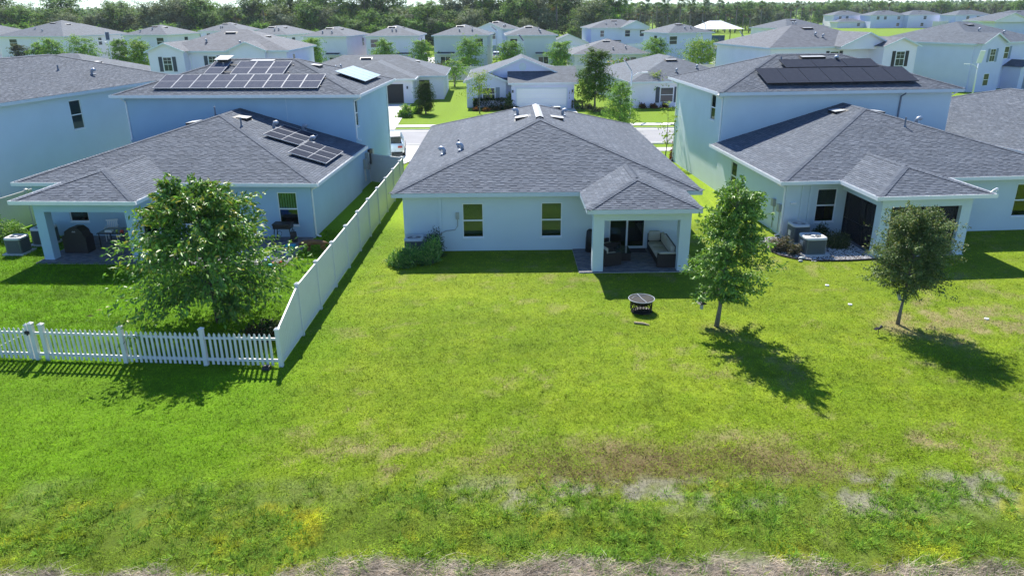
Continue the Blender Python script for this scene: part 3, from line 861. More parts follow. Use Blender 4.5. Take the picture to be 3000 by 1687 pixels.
# conduit cover, electric box with whip, roof fittings
MB().fb(frS, 1.58, 1.72, .004, .07, .1, 2.61).build('line_cover', M['stucco_a'], HC)
mb = MB(); mb.fb(frS,2.35,2.5,.004,.1,1.52,1.82); o_ = wx0
mb.tube([(o_+2.43,.40,1.52),(o_+2.43,.36,1.2),(o_+2.3,.36,1.02),(o_+1.9,.36,.98),(o_+1.3,.3,.7)], .02, 6)
mb.build('disconnect_box', M['conduit'], HC)
zW = lambda x: 2.8+SL*x; zE = lambda x: 2.8+SL*(13.77-x)
goose_vent(rC, 1.95, 5.94, zW(1.95), (-1,0)); goose_vent(rC, 2.9, 5.34, zW(2.9), (-1,0)); pipe_vent(rC, 2.64, 6.61, zW(2.64), .42)
box_vent(rC, 6.0, 9.3, zW(6.0), (-1,0), .75, .7); box_vent(rC, 7.9, 9.4, zE(7.9), (1,0), .75, .7)
goose_vent(rC, 5.79, 11.2, zW(5.79), (-1,0)); goose_vent(rC, 8.43, 11.97, zE(8.43), (1,0)); box_vent(rC, 8.25, 14.65, zE(8.25), (1,0), .5, .4)
mb = MB(); xr = 13.77/2; zr = 2.8+SL*xr
for sg in (-1,1):
    mb.add([(xr,7.3,zr+.11),(xr+sg*.2,7.3,zr+.04),(xr+sg*.2,12.6,zr+.04),(xr,12.6,zr+.11)], [(0,1,2,3) if sg > 0 else (3,2,1,0)])
    mb.add([(xr+sg*.2,7.3,zr+.04),(xr+sg*.2,7.3,zr-.07),(xr+sg*.2,12.6,zr-.07),(xr+sg*.2,12.6,zr+.04)], [(0,1,2,3) if sg > 0 else (3,2,1,0)])
mb.add([(xr,7.3,zr+.11),(xr-.2,7.3,zr+.04),(xr-.2,7.3,zr-.05),(xr+.2,7.3,zr-.05),(xr+.2,7.3,zr+.04)], [(0,1,2,3,4)], 1)
mb.build('ridge_vent', [M['vent_metal'],M['dark']], rC)

# ------------------------------------------------------------------ the left house: two storeys in front, one at the back
HL = thing('house', 'blue two storey house on the left with solar arrays and a single storey back part', 'house', (-9.145,34.126,0), -.0518)
sl = .30
X0 = -14.6
wx0, wx1, wy0, wy1 = X0+.45, -.45, .45, 10.1
hol = {'S': [(-2.1,-1.15,.62,2.25),(-7.1,-6.3,.62,2.25),(-12.55,-11.6,.75,2.1),(-9.0,-7.3,.06,2.1)]}
walls(HL, wx0, wx1, wy0, wy1, 0, 2.612, hol, M['stucco_b'], skip='N')
fr = face('S',wx0,wx1,wy0,wy1)[0]
window(HL, fr, -2.1-wx0, -1.15-wx0, .62, 2.25); window(HL, fr, -7.1-wx0, -6.3-wx0, .62, 2.25); window(HL, fr, -12.55-wx0, -11.6-wx0, .75, 2.1, blind=.9)
cw = MB()
for i in range(7):
    cw.fb(fr, -2.03-wx0+i*.125, -2.03-wx0+i*.125+.07, -.2, -.14, 1.45, 2.2)
cw.build('curtain', mat('pale_green_curtain',(.35,.6,.45),.8), HL)
slider(HL, fr, -9.0-wx0, -7.3-wx0, .06, 2.1)
rL = roof(HL, X0, 0, 0, 20, 2.8, sl, near='SEW', ycut=10.07)
eave_trim(HL, [((X0,0,1,0),-X0),((0,0,0,1),10.04),((X0,10.04,0,-1),10.04)], 2.8, gutter=True)
rLp = roof(HL, -12.2, -6.8, -3.6, 8, 2.8, sl, near='SWE', ycut=2.6, name='porch_roof', zoff=.004)
eave_trim(HL, [((-12.2,-3.6,1,0),5.4),((-6.8,-3.6,0,1),3.5),((-12.2,-.1,0,-1),3.5)], 2.8, gutter=True, zoff=.004)
mb = MB(); mb.box(-11.56,-7.05,-3.3,-2.85,2.24,2.615); mb.box(-11.56,-11.11,-2.848,.44,2.24,2.613); mb.box(-7.5,-7.05,-2.848,.44,2.24,2.613)
mb.build('porch_beam', M['stucco_b'], HL)
column(HL, -11.56, -11.11, -3.3, -2.85, 0, 2.238, M['stucco_b']); column(HL, -7.5, -7.05, -3.3, -2.85, 0, 2.238, M['stucco_b'])
MB().box(-11.7,-.5,-3.75,.44,-.05,.015).build('patio', M['concrete'], HL)
pavers(HL, -11.7, -.5, -3.75, .43, .045, .24, .12)
w2 = {'E': [(10.35,11.05,3.85,5.4)]}
walls(HL, X0+.35, -.55, 10.05, 19.4, 0, 5.612, w2, M['stucco_b'], name='upper_wall')
frE = face('E',X0+.35,-.55,10.05,19.4)[0]
window(HL, frE, .3, 1.0, 3.85, 5.4)
r2L = roof(HL, X0-.1, -.1, 9.6, 19.85, 5.8, .33, near='SE', name='upper_roof')
eave_trim(HL, rect_segs(X0-.1,-.1,9.6,19.85), 5.8, gutter=True)
downspout(HL, frE, .08, 5.75, 3.2); downspout(HL, frE, 9.2, 5.75)
downspout(HL, face('S',X0+.35,-.55,10.05,19.4)[0], .08, 5.75, 3.2); downspout(HL, face('E',wx0,wx1,wy0,wy1)[0], .1, 2.75)
MB().fb(face('S',X0+.35,-.55,10.05,19.4)[0], 9.7, 9.72, .001, .006, 3.4, 5.6).build('control_joint', M['trim'], HL)
# meters on the side wall
fe = face('E',X0+.35,-.55,10.05,19.4)[0]
for nm, u, wd, d, z0, z1, m in (('meter_box',1.2,.3,.2,1.15,1.75,'conduit'),('meter_box',1.75,.28,.22,1.45,2.05,'conduit'),('inverter',2.5,.45,.16,1.2,2.1,'dark'),('meter_box',2.0,.22,.18,.95,1.35,'conduit'),('meter_box',3.05,.3,.2,1.55,2.05,'conduit'),('line_set',1.3,.1,.1,.4,1.12,'cond_top')):
    MB().fb(fe,u,u+wd,.004,d,z0,z1).build(nm, M[m], HL)
box_vent(rL, -6.3, 7.9, 2.8+sl*6.3, (1,0), .8, .6); pipe_vent(rL, -5.71, 6.05, 2.8+sl*5.71, .5); goose_vent(rL, -4.61, 7.86, 2.8+sl*4.61, (1,0)); goose_vent(rL,-3.4,9.2,2.8+sl*3.4,(1,0)); goose_vent(rL,-2.3,7.0,2.8+sl*2.3,(1,0))
pipe_vent(rL, -8.2, 8.6, 2.8+sl*6.4, .55); box_vent(rL, -9.0, 7.6, 2.8+sl*5.6, (-1,0), .9, .6)
box_vent(r2L, -7.2, 14.3, 5.8+.33*4.65, (0,-1), 1.5, .5); box_vent(r2L, -3.9, 14.5, 5.8+.33*3.75, (1,0), .8, .6)
mb = MB(); zb = 5.8+.33*4.3; mb.box(-9.9,-9.3,13.8,14.4,zb,zb+.3,1); mb.add([(-10.05,13.6,zb+.3),(-9.15,13.6,zb+.3),(-9.15,14.6,zb+.5),(-10.05,14.6,zb+.5)],[(0,1,2,3)]); mb.build('solar_attic_fan',[M['vent_metal'],M['dark']],r2L)
pipe_vent(r2L, -9.4, 13.4, 5.8+.33*3.8, .3)
o = (0,9.6,5.8); h = (1,0,0); s_ = Vector((0,1,.33)).normalized(); n_ = Vector((0,-.33,1)).normalized()
solar('solar_array', 'large solar array on the upper back slope of the left house', HL, o, h, s_, n_, [(-12.5+i*1.1,.68) for i in range(9)]+[(-10.2,2.72)]+[(-8.55+i*1.1,2.72) for i in range(3)], M['solar_b'], M['alu'], 1.1, 1.98)
o = (-.1,0,5.8); h = (0,1,0); s_ = Vector((-1,0,.33)).normalized(); n_ = Vector((.33,0,1)).normalized()
solar('solar_array', 'solar array with a painted sky sheen on the upper right slope of the left house', HL, o, h, s_, n_, [(13.6+i*1.15,.6) for i in range(4)], M['solar_s'], M['alu'], 1.15, 1.98, lift=.2)
o = (0,0,2.8); s_ = Vector((-1,0,sl)).normalized(); n_ = Vector((sl,0,1)).normalized()
solar('solar_array', 'upper of two small solar arrays on the low right slope of the left house', HL, o, h, s_, n_, [(5.2+i*1.12,2.5) for i in range(3)], M['solar_k'], M['alu'], 1.12, 2.0, lift=.16)
solar('solar_array', 'lower of two small solar arrays beside the gutter of the left house', HL, o, h, s_, n_, [(3.2+i*1.12,.46) for i in range(3)], M['solar_k'], M['alu'], 1.12, 2.0, lift=.16)

# ------------------------------------------------------------------ the right house, the mirrored model
HR = thing('house', 'pale two storey house on the right with black solar array and a screened back porch', 'house', (12.553,33.651,0), .0718)
sr = .295; W = 15.2
wx0, wx1, wy0, wy1 = .45, W-.45, .45, 10.1
hol = {'S': [(1.98,2.95,.68,2.3),(11.9,12.85,.68,2.3),(5.2,6.1,.68,2.2),(3.6,4.9,.06,2.1)], 'W': [(6.9,7.8,.7,2.25)]}
walls(HR, wx0, wx1, wy0, wy1, 0, 2.612, hol, M['stucco_a'], skip='N')
fr = face('S',wx0,wx1,wy0,wy1)[0]
window(HR, fr, 1.98-wx0, 2.95-wx0, .68, 2.3, blind=.55); window(HR, fr, 11.9-wx0, 12.85-wx0, .68, 2.3); window(HR, fr, 5.2-wx0, 6.1-wx0, .68, 2.2)
slider(HR, fr, 3.6-wx0, 4.9-wx0, .06, 2.1)
frW, cv = face('W',wx0,wx1,wy0,wy1); window(HR, frW, cv(7.8), cv(6.9), .7, 2.25)
rR = roof(HR, 0, W, 0, 20, 2.8, sr, near='SW', ycut=10.07)
eave_trim(HR, [((0,0,1,0),W),((W,0,0,1),10.04),((0,10.04,0,-1),10.04)], 2.8, gutter=True)
roof(HR, 2.8, 7.9, -3.27, 8, 2.8, sr, near='SWE', ycut=2.6, name='porch_roof', zoff=.004)
eave_trim(HR, [((2.8,-3.27,1,0),5.1),((7.9,-3.27,0,1),3.2),((2.8,-.07,0,-1),3.2)], 2.8, gutter=True, zoff=.004)
mb = MB(); mb.box(3.2,7.25,-2.97,-2.52,2.24,2.615); mb.box(3.2,3.65,-2.518,.44,2.24,2.613); mb.box(6.8,7.25,-2.518,.44,2.24,2.613)
mb.build('porch_beam', M['stucco_a'], HR)
column(HR, 3.2, 3.65, -2.97, -2.52, 0, 2.238, M['stucco_a']); column(HR, 6.8, 7.25, -2.97, -2.52, 0, 2.238, M['stucco_a'])
MB().box(3.15,7.3,-3.0,.44,-.05,.015).build('patio', M['concrete'], HR)
pavers(HR, 3.2, 7.25, -2.95, .43, .04)
for fr_, L in (((3.65,-2.75,1,0),3.15),((3.42,.44,0,-1),2.96),((7.03,-2.52,0,1),2.96)):
    sm = MB().fb(fr_, .02, L-.02, -.004, .0, .08, 2.22).build('insect_screen', M['screen'], HR)
    f = MB(); f.fb(fr_,0,.05,-.03,.02,.05,2.236); f.fb(fr_,L-.05,L,-.03,.02,.05,2.236); f.fb(fr_,.05,L-.05,-.03,.02,.05,.1); f.fb(fr_,.05,L-.05,-.03,.02,2.18,2.236); f.fb(fr_,L*.62-.025,L*.62+.025,-.03,.02,.1,2.18); f.fb(fr_,.05,L*.62-.03,-.03,.02,.9,.95)
    f.build('screen_frame', M['black_metal'], HR)
w2 = {'W': [(11.4,12.25,3.95,5.45)]}
walls(HR, .5, 14.2, 10.05, 19.6, 0, 5.612, w2, M['stucco_a'], name='upper_wall')
frW2, cv = face('W',.5,14.2,10.05,19.6); window(HR, frW2, cv(12.25), cv(11.4), 3.95, 5.45)
r2R = roof(HR, 0.05, 14.65, 9.6, 20.0, 5.8, .33, near='SW', name='upper_roof')
eave_trim(HR, rect_segs(.05,14.65,9.6,20.0), 5.8)
eg = MB(); fw = face('W',.05,14.65,9.6,20.0)[0]
for a in ((.004,.016,5.65,5.8),(.016,.108,5.65,5.662),(.108,.124,5.65,5.812)): eg.fb(fw,0,10.4,*a)
eg.build('gutter', M['gutter'], HR)
downspout(HR, frW2, cv(10.2), 5.75, 2.9); downspout(HR, frW2, cv(19.4), 5.75); downspout(HR, frW, (10.1-.55), 2.75)
downspout(HR, face('S',.5,14.2,10.05,19.6)[0], 10.6, 5.75, 4.0, m=M['pvc']); downspout(HR, face('E',.5,14.2,10.05,19.6)[0], .1, 5.75, 2.8)
for u in (.72,1.12): MB().fb(fr,u,u+.13,.004,.08,.1,2.61).build('line_cover', M['stucco_a'], HR)
for nm, y, z0, z1, wd in (('meter_box',1.7,1.25,1.6,.25),('meter_box',1.0,1.15,1.5,.25)):
    u = 10.1-y; MB().fb(frW,u,u+wd,.004,.15,z0,z1).build(nm, M['conduit'], HR)
    MB().tube([(.42,y-.12,z0),(.42,y-.12,.15)], .02, 6).build('conduit', M['conduit'], HR)
MB().fb(fr,.25,.5,.004,.12,1.62,1.68).build('hose_hook', M['white_pl'], HR)
box_vent(rR, 6.6, 8.6, 2.8+sr*6.6, (-1,0), .9, .6); pipe_vent(rR, 8.69, 5.28, 2.8+sr*5.28, .5); box_vent(rR, 8.7, 8.3, 2.8+sr*6.5, (1,0), .9, .6); goose_vent(rR, 10.0, 6.4, 2.8+sr*5.2, (1,0))
box_vent(r2R, 4.6, 16.6, 5.8+.33*3.4, (-1,0), .9, .6); box_vent(r2R, 7.4, 14.2, 5.8+.33*4.6, (0,-1), 1.5, .5); pipe_vent(r2R, 5.2, 13.7, 5.8+.33*4.1, .3); goose_vent(r2R, 8.6, 13.6, 5.8+.33*4.0, (0,-1)); box_vent(r2R, 13.6, 13.2, 5.8+.33*1.1, (1,0), .8, .5)
box_vent(r2R, 12.2, 14.6, 5.8+.33*2.4, (1,0), .8, .5)
o = (0,9.6,5.8); h = (1,0,0); s_ = Vector((0,1,.33)).normalized(); n_ = Vector((0,-.33,1)).normalized()
solar('solar_array', 'black seven panel solar row above the eave of the right house', HR, o, h, s_, n_, [(3.0+i*1.31,.7) for i in range(7)], M['solar_k'], M['black_metal'], 1.31, 2.15, lift=.2)
solar('solar_array', 'shorter black solar row higher up on the right house', HR, o, h, s_, n_, [(4.95+i*1.95,2.93) for i in range(3)], M['solar_k'], M['black_metal'], 1.95, 1.22, lift=.2)
# rain sensor on the porch gutter corner
t = thing('rain_sensor', 'small white rain sensor on the porch gutter corner of the right house', 'sensor', HR.matrix_basis @ Vector((7.95,-3.3,2.8)), .0718)
MB().tube([(0,0,-.04),(0,0,.16)], .022, 8).build('stem', M['white_pl'], t)
MB().lathe([(.02,.14),(.07,.16),(.07,.22),(.045,.26),(.0,.265)], 12).build('cup', M['white_pl'], t)
MB().tube([(0,0,.22),(-.1,0,.2),(-.26,0,.08)], [.03,.025,.016], 8).build('arm', M['white_pl'], t)

# ------------------------------------------------------------------ far left house and right edge house
HF = thing('house', 'big two storey house at the left edge with one tall side window', 'house', (-24.35,57.0,0), -.2)
# origin is the north-east eave corner
wd_, ln_ = 11.5, 26
hol = {'E': [(-13.6,-12.7,3.6,5.2)]}
walls(HF, -wd_+.45, -.45, -ln_+.45, -.45, 0, 5.612, {'E': [(-11.0,-10.05,3.55,5.3)]}, M['stucco_w'])
fe = face('E',-wd_+.45,-.45,-ln_+.45,-.45)[0]
window(HF, fe, ln_-.45-11.0, ln_-.45-10.05, 3.55, 5.3)
rF = roof(HF, -wd_, 0, -ln_, 0, 5.8, .33, near='E')
eave_trim(HF, rect_segs(-wd_,0,-ln_,0), 5.8)
pipe_vent(rF, -3.2, -8.2, 5.8+.33*3.2, .35); goose_vent(rF, -2.1, -6.6, 5.8+.33*2.1, (1,0)); box_vent(rF, -5.0, -12.0, 5.8+.33*5.0, (1,0), 1.0, .6)
HE = thing('house', 'grey roofed single storey house cut off by the right edge', 'house', (25.75,57.2,0), .15)
walls(HE, .45, 13.5, -24.5, -.45, 0, 2.612, {}, M['stucco_a'])
rE = roof(HE, 0, 14, -25, 0, 2.8, SL, near='WN')
eave_trim(HE, rect_segs(0,14,-25,0), 2.8, gutter=True)
# ------------------------------------------------------------------ houses across the street and beyond
def far_house(label, x, y, rz, w, d, st, wallm, wins=(), roofm=None, vents=2, name='house', s=.33, group=None, base=0.0):
    """x,y: south-west eave corner. wins: (face, start, width, storey, shutter)"""
    ze = 5.8 if st == 2 else 2.8
    H = thing(name, label, 'house', (x,y,base), rz, group)
    walls(H, .4, w-.4, .4, d-.4, 0, ze-.188, {}, wallm)
    r = roof(H, 0, w, 0, d, ze, s, far=roofm)
    eave_trim(H, rect_segs(0,w,0,d), ze)
    for f, a, ww, lv, sh in wins:
        fr_, cv = face(f,.4,w-.4,.4,d-.4)
        z0 = 3.75 if lv == 2 else .75
        u = cv(a) if f in 'SE' else cv(a+ww)
        window(H, fr_, u, u+ww, z0, z0+1.5, near=False, shut=sh)
    rs = random.Random(int(abs(x)*7+y))
    zf = rz_hip(0,w,0,d,ze,s)
    hh = min(w,d)/2
    if vents:
        xc = w/2; yv = min(hh*.82, d/2-.8)
        box_vent(r, xc-.4, yv, zf(xc-.4,yv), (0,-1), 1.3, .5)
        xe = w-hh*.72 if w <= d else w-hh*.6
        box_vent(r, xe, d*.45, zf(xe,d*.45), (1,0), .9, .5)
        for k in range(vents):
            xx = rs.uniform(w*.3,w*.7); yy = rs.uniform(hh*.3,hh*.55)
            goose_vent(r, xx, yy, zf(xx,yy), (0,-1))
    return H, r
def awning(H, x0, x1, y, z):
    mb = MB(); mb.add([(x0-.2,y-.75,z-.12),(x1+.2,y-.75,z-.12),(x1+.2,y+.0,z+.14),(x0-.2,y+.0,z+.14)],[(0,1,2,3)],0)
    mb.add([(x0-.2,y-.75,z-.3),(x1+.2,y-.75,z-.3),(x1+.2,y-.75,z-.125),(x0-.2,y-.75,z-.125)],[(0,1,2,3)],1)
    mb.add([(x0-.2,y-.75,z-.3),(x1+.2,y-.75,z-.3),(x1+.2,y,z-.3),(x0-.2,y,z-.3)],[(3,2,1,0)],1)
    for xx in (x0-.2,x1+.2): mb.add([(xx,y-.75,z-.3),(xx,y,z-.3),(xx,y,z+.14),(xx,y-.75,z-.12)],[(0,1,2,3)],1)
    mb.build('awning', [M['slate_roof'],M['trim']], H)
def far_slider(H, x0, x1, y, z0=.1, z1=2.1):
    fr_ = (0,y,1,0)
    mb = MB(); mb.fb(fr_,x0,x0+.07,0,.035,z0,z1); mb.fb(fr_,x1-.07,x1,0,.035,z0,z1); mb.fb(fr_,x0+.07,x1-.07,0,.035,z1-.07,z1); mb.fb(fr_,x0+.07,x1-.07,0,.035,z0,z0+.07); xm=(x0+x1)/2; mb.fb(fr_,xm-.04,xm+.04,0,.035,z0+.07,z1-.07)
    w = mb.build('sliding_door', M['frame'], H)
    for a,b in ((x0+.07,xm-.04),(xm+.04,x1-.07)): MB().fb(fr_,a,b,.01,.02,z0+.07,z1-.07).build('pane', M['pane_far'], w)
def garage_door(H, x0, x1, y, z1=2.15, m=None):
    g = MB(); fr_ = (0,y,1,0); rows = 4
    g.fb(fr_,x0-.12,x0,0,.05,.02,z1+.12); g.fb(fr_,x1,x1+.12,0,.05,.02,z1+.12); g.fb(fr_,x0,x1,0,.05,z1,z1+.12)
    gd = g.build('garage_door', M['trim'], H)
    for i in range(rows):
        a, b = .03+i*(z1-.03)/rows, .03+(i+1)*(z1-.03)/rows-.015
        p = MB(); p.fb(fr_,x0+.005,x1-.005,.002,.025,a,b)
        k = 8
        for j in range(k):
            u0 = x0+.12+j*(x1-x0-.2)/k; p.fb(fr_,u0,u0+(x1-x0-.2)/k-.12,.025,.034,a+.09,b-.08)
        p.build('panel', m or M['car_white'], gd)
# --- A: two storey with shuttered gable windows behind the left house
H, r = far_house('pale blue two storey house with dark shutters behind the big solar array', -43.4, 93.9, .0, 16.6, 14, 2, M['far_a'], [('E',3,1.0,2,None)], M['roof_far2'])
gable(H, -.3, 4.6, -1.4, 6, 5.8, .42, M['far_a'], z0=0, roofm=M['roof_far2'])
gable(H, 9.2, 14.2, -.9, 6, 5.8, .42, M['far_a'], z0=0, roofm=M['roof_far2'])
window(H, (0,-1.05,1,0), 1.7, 2.75, 3.55, 5.2, near=False, shut=M['shutter'], grid=True); window(H, (0,.4,1,0), 6.6, 7.6, 3.55, 5.2, near=False, shut=M['shutter'], grid=True)
downspout(H, (0,.4,1,0), 4.5, 5.7)
# --- G: low roofs on the far left
H, r = far_house('single storey grey roofed house with small front gable at far left', -66, 92, -.12, 18, 16, 1, M['far_w'], [], None, 1)
gable(H, 10.5, 16.8, -1.6, 5, 2.8, .40, M['far_w'], z0=0)
H, r = far_house('long low house with plain grey roof at far left edge', -90, 101, -.18, 17, 16, 1, M['far_w'], [], None, 1)
# --- B: open garage house
H, r = far_house('single storey house with open dark garage left of the trimmed cypress', -27.5, 92, .03, 19.8, 13, 1, M['far_w'], [('E',5.5,.6,1,None)], None, 2)
walls(H, 7.0, 16.0, -3.4, .39, 0, 2.612, {}, M['far_w'], name='garage_wall')
rb = roof(H, 6.5, 16.4, -3.85, 12, 2.8, .33, ycut=5.0, name='garage_roof', zoff=.004); eave_trim(H, [((6.5,-3.85,1,0),9.9),((16.4,-3.85,0,1),3.8)], 2.8, gutter=True, zoff=.004)
mb = MB(); mb.fb((0,-3.4,1,0),9.5,14.9,.004,.012,.02,2.2); mb.build('garage_shade_sheet', M['dark'], H)  # flat black sheet on the wall paints the garage's inner shade
mb = MB(); mb.fb((0,.4,1,0),16.45,17.7,.004,.012,.05,2.3); mb.build('entry_shade_sheet', M['dark'], H)  # flat black sheet paints the shade of the entry; wall is not recessed
mb = MB(); mb.fb((0,-3.4,1,0),15.3,15.45,.004,.12,1.65,1.95); mb.build('wall_lamp', M['dark'], H)
# --- C2: house straight across the street
H, r = far_house('single storey house with wide white garage door straight across the street', -5.0, 84.6, .01, 12.4, 17, 1, M['far_b'], [], None, 1)
walls(H, 5.1, 11.95, -1.7, .39, 0, 2.612, {}, M['far_b'], name='garage_wall')
mb = MB(); pl = [(4.7,-2.1,2.8),(12.4,-2.1,2.8),(12.4,2.2,4.2),(4.7,2.2,4.2)]
mb.add(pl,[(0,1,2,3)],0,None,[[(0,0),(7.7,0),(7.7,4.5),(0,4.5)]]); mb.add([(4.7,-2.1,2.61),(12.4,-2.1,2.61),(12.4,2.2,2.61),(4.7,2.2,2.61)],[(3,2,1,0)],1)
mb.add([(4.7,-2.1,2.8),(4.7,2.2,4.2),(4.7,2.2,2.61),(4.7,-2.1,2.61)],[(0,1,2,3)],1); mb.add([(12.4,-2.1,2.8),(12.4,2.2,4.2),(12.4,2.2,2.61),(12.4,-2.1,2.61)],[(3,2,1,0)],1)
mb.build('garage_roof',[M['roof_far'],M['soffit']],H); eave_trim(H,[((4.7,-2.1,1,0),7.7)],2.8)
gable(H, 1.6, 11.2, .6, 8, 3.3, .40, M['far_b'], z0=2.7, vent=True)
gable(H, -.2, 4.9, -.5, 4, 2.8, .36, M['far_b'], z0=0)
garage_door(H, 5.7, 11.1, -1.7)
window(H, (0,-.15,1,0), 1.9, 3.3, .75, 2.15, near=False, shut=M['shutter_g'])
for u in (5.25,11.75): MB().fb((0,-1.7,1,0),u-.07,u+.07,.004,.14,1.75,2.02).build('wall_lamp', M['dark'], H)
for i, ch in enumerate('1914'):
    cu = bpy.data.curves.new('house_number','FONT'); cu.body = ch; cu.size = .26; cu.extrude = .01; cu.align_x = 'CENTER'
    cu.materials.append(M['digit'])
    tmp = link('house_number', cu); dm = bpy.data.meshes.new_from_object(tmp); bpy.data.objects.remove(tmp)
    o = link('house_number', dm, H); o.location = (11.42,-1.72,1.75-i*.24); o.rotation_euler = (RAD(90),0,0)
# --- D: right of it
H, r = far_house('single storey house with dark shutters right of the street lamp', 12.9, 82.4, .13, 13.5, 18, 1, M['far_a'], [('W',3.5,.7,1,None),('W',7,.6,1,None)], M['roof_far'])
window(H, (0,.4,1,0), 3.6, 5.1, .55, 2.15, near=False, shut=M['shutter'])
# --- E and F on the right
H, r = far_house('white two storey house with black shutters and two gables behind the right house', 30.2, 90.2, .22, 17.5, 14, 2, M['far_w'], [('S',8.3,1.2,2,M['shutter_b'])], M['roof_far2'])
gable(H, 8.5, 16.0, -1.2, 6, 5.8, .42, M['far_a'], z0=5.5, roofm=M['roof_far2']); gable(H, 13.2, 18.4, -2.6, 5, 5.8, .38, M['far_w'], z0=0, roofm=M['roof_far2'])
window(H, (0,-2.25,1,0), 15.3, 16.5, 3.55, 5.25, near=False, shut=M['shutter_b'], grid=True); window(H,(0,.4,1,0),3.2,4.0,4.2,5.0,near=False)
H, r = far_house('blue grey two storey house with slate shutters and arched entry at the right', 57.4, 95.6, .52, 17, 14.5, 2, M['far_b'], [('S',7.4,1.1,2,M['shutter_s'])], None)
gable(H, .2, 6.0, -.9, 6, 5.8, .42, M['far_b'], z0=0); window(H, (0,-.55,1,0), 2.5, 3.7, 3.6, 5.15, near=False, shut=M['shutter_s'], grid=True); window(H, (0,-.55,1,0), 2.1, 3.3, .7, 2.2, near=False)
gable(H, 7.6, 11.6, -2.2, 1, 2.8, .40, M['far_b'], z0=0)
MB().fb((0,.4,1,0),6.3,7.2,.004,.05,.05,2.15).build('front_door', M['door'], H)
ar = MB()
pts = [(9.0,-1.86,.05),(10.2,-1.86,.05)]+[(9.6+.6*math.cos(a),-1.86,1.6+.6*math.sin(a)) for a in np.linspace(0,math.pi,12)]
ar.add(pts,[tuple(range(len(pts)))]); ar.build('arch_shade_sheet', M['shutter_g'], H)  # flat sheet, shade under the arch put into its colour
# --- third row, backs towards us
def back_house(label, x, y, rz, w, d, wallm, wins, aw=None):
    H, r = far_house(label, x, y, rz, w, d, 2, wallm, wins)
    if aw:
        awning(H, aw[0], aw[1], .4, 2.75); far_slider(H, aw[0]+.3, aw[0]+2.2, .4)
    return H
back_house('white two storey back row house at the far left with lit cream wall', -105.2, 159.5, -.28, 17.5, 18, M['far_w'], [('S',3.2,2.0,2,None),('E',9,1.0,2,None)], (9.5,12.0))
back_house('blue two storey house behind the white far left one', -113.5, 191, .10, 10.5, 14, M['far_b'], [('S',6.5,1.2,2,None)])
back_house('two storey house at the left edge of the back row', -128, 172, -.3, 17, 14, M['far_a'], [])
back_house('pale two storey back row house behind the shuttered gable', -80.6, 161.7, -.22, 11, 12, M['far_a'], [('S',8.1,1.7,2,None),('E',6,1.3,2,None)])
back_house('blue two storey house with small gable behind the shuttered house', -75, 188, -.1, 11, 12, M['far_b'], [('S',6.0,1.0,2,None),('S',2.0,1.0,2,None)])
back_house('two storey back row house left of the cream house with an awning', -53.2, 155, -.2, 9.8, 14, M['far_a'], [('S',6.6,1.5,2,None),('E',2.5,1.4,2,None)])
back_house('cream two storey back row house with pale sliding door', -38.7, 144.1, -.2, 9.2, 12, M['far_a'], [('S',.9,1.4,2,None),('E',8,.9,2,None)], (4.9,7.3))
back_house('two storey back row house above the yellow green shrub', -26.7, 141.8, .0, 10.3, 13, M['far_a'], [('S',1.2,1.5,2,None),('E',5.5,1.0,2,None)], (6.1,8.6))
back_house('sage two storey back row house with dark awning and tall tree', -14.4, 142.6, -.06, 10.6, 13, M['far_g'], [('S',8.0,1.5,2,None)], (1.2,4.0))
back_house('sage two storey back row house in the centre with awning on the right', -.8, 139.4, .03, 9.5, 13, M['far_g'], [('S',.8,1.4,2,None)], (5.6,8.4))
back_house('two storey back row house behind the big garden tree on the right', 29.3, 144.2, .36, 10.2, 10, M['far_b'], [('S',.5,1.7,2,None),('W',4.5,1.2,2,None)])
back_house('pale two storey back row house in front of the palm wall', 59.6, 168.4, .5, 14, 11, M['far_a'], [('W',4,1.2,2,None)])
H = back_house('light blue two storey house facing the next street with gable and garage', -8.2, 183, .0, 10.5, 12, M['far_b'], [])
gable(H, .2, 6.8, -2.2, 5, 5.8, .42, M['far_b'], z0=0); window(H, (0,-1.85,1,0), 3.6, 4.9, 3.6, 5.2, near=False)
garage_door(H, 1.0, 5.6, -1.85, m=M['shutter_s'])
H = back_house('blue two storey house with front gable and little entry roof near the palms', 18.8, 184, .12, 14.5, 11, M['far_b'], [('S',2.6,1.0,2,None),('S',8.6,1.3,2,None),('S',12.2,1.3,2,None)])
gable(H, 7.2, 14.6, -.9, 5, 5.8, .42, M['far_b'], z0=5.5); awning(H, 5.0, 7.5, .4, 2.9); garage_door(H, 9, 13.5, .4)
H, r = far_house('sage single storey back row house between the two garden trees', 10.8, 133.6, .03, 14, 14, 1, M['far_a'], [('S',10,1.2,1,None)], M['roof_far2'])
far_slider(H, 8.3, 10.2, .4)
H, r = far_house('sage single storey back row house behind the second street lamp', 38.6, 146.2, -.1, 15.5, 11, 1, M['far_g'], [('S',3.4,1.0,1,None),('S',5.2,1.0,1,None)], None)
H, r = far_house('low white house with black roofed garage gable in the gap right of centre', 8.8, 180, 0, 9.5, 10, 1, M['far_w'], [], None, 1)
gable(H, .3, 9.3, -1.2, 5, 2.8, .40, M['far_w'], z0=0); garage_door(H, 2.2, 7.0, -.85)
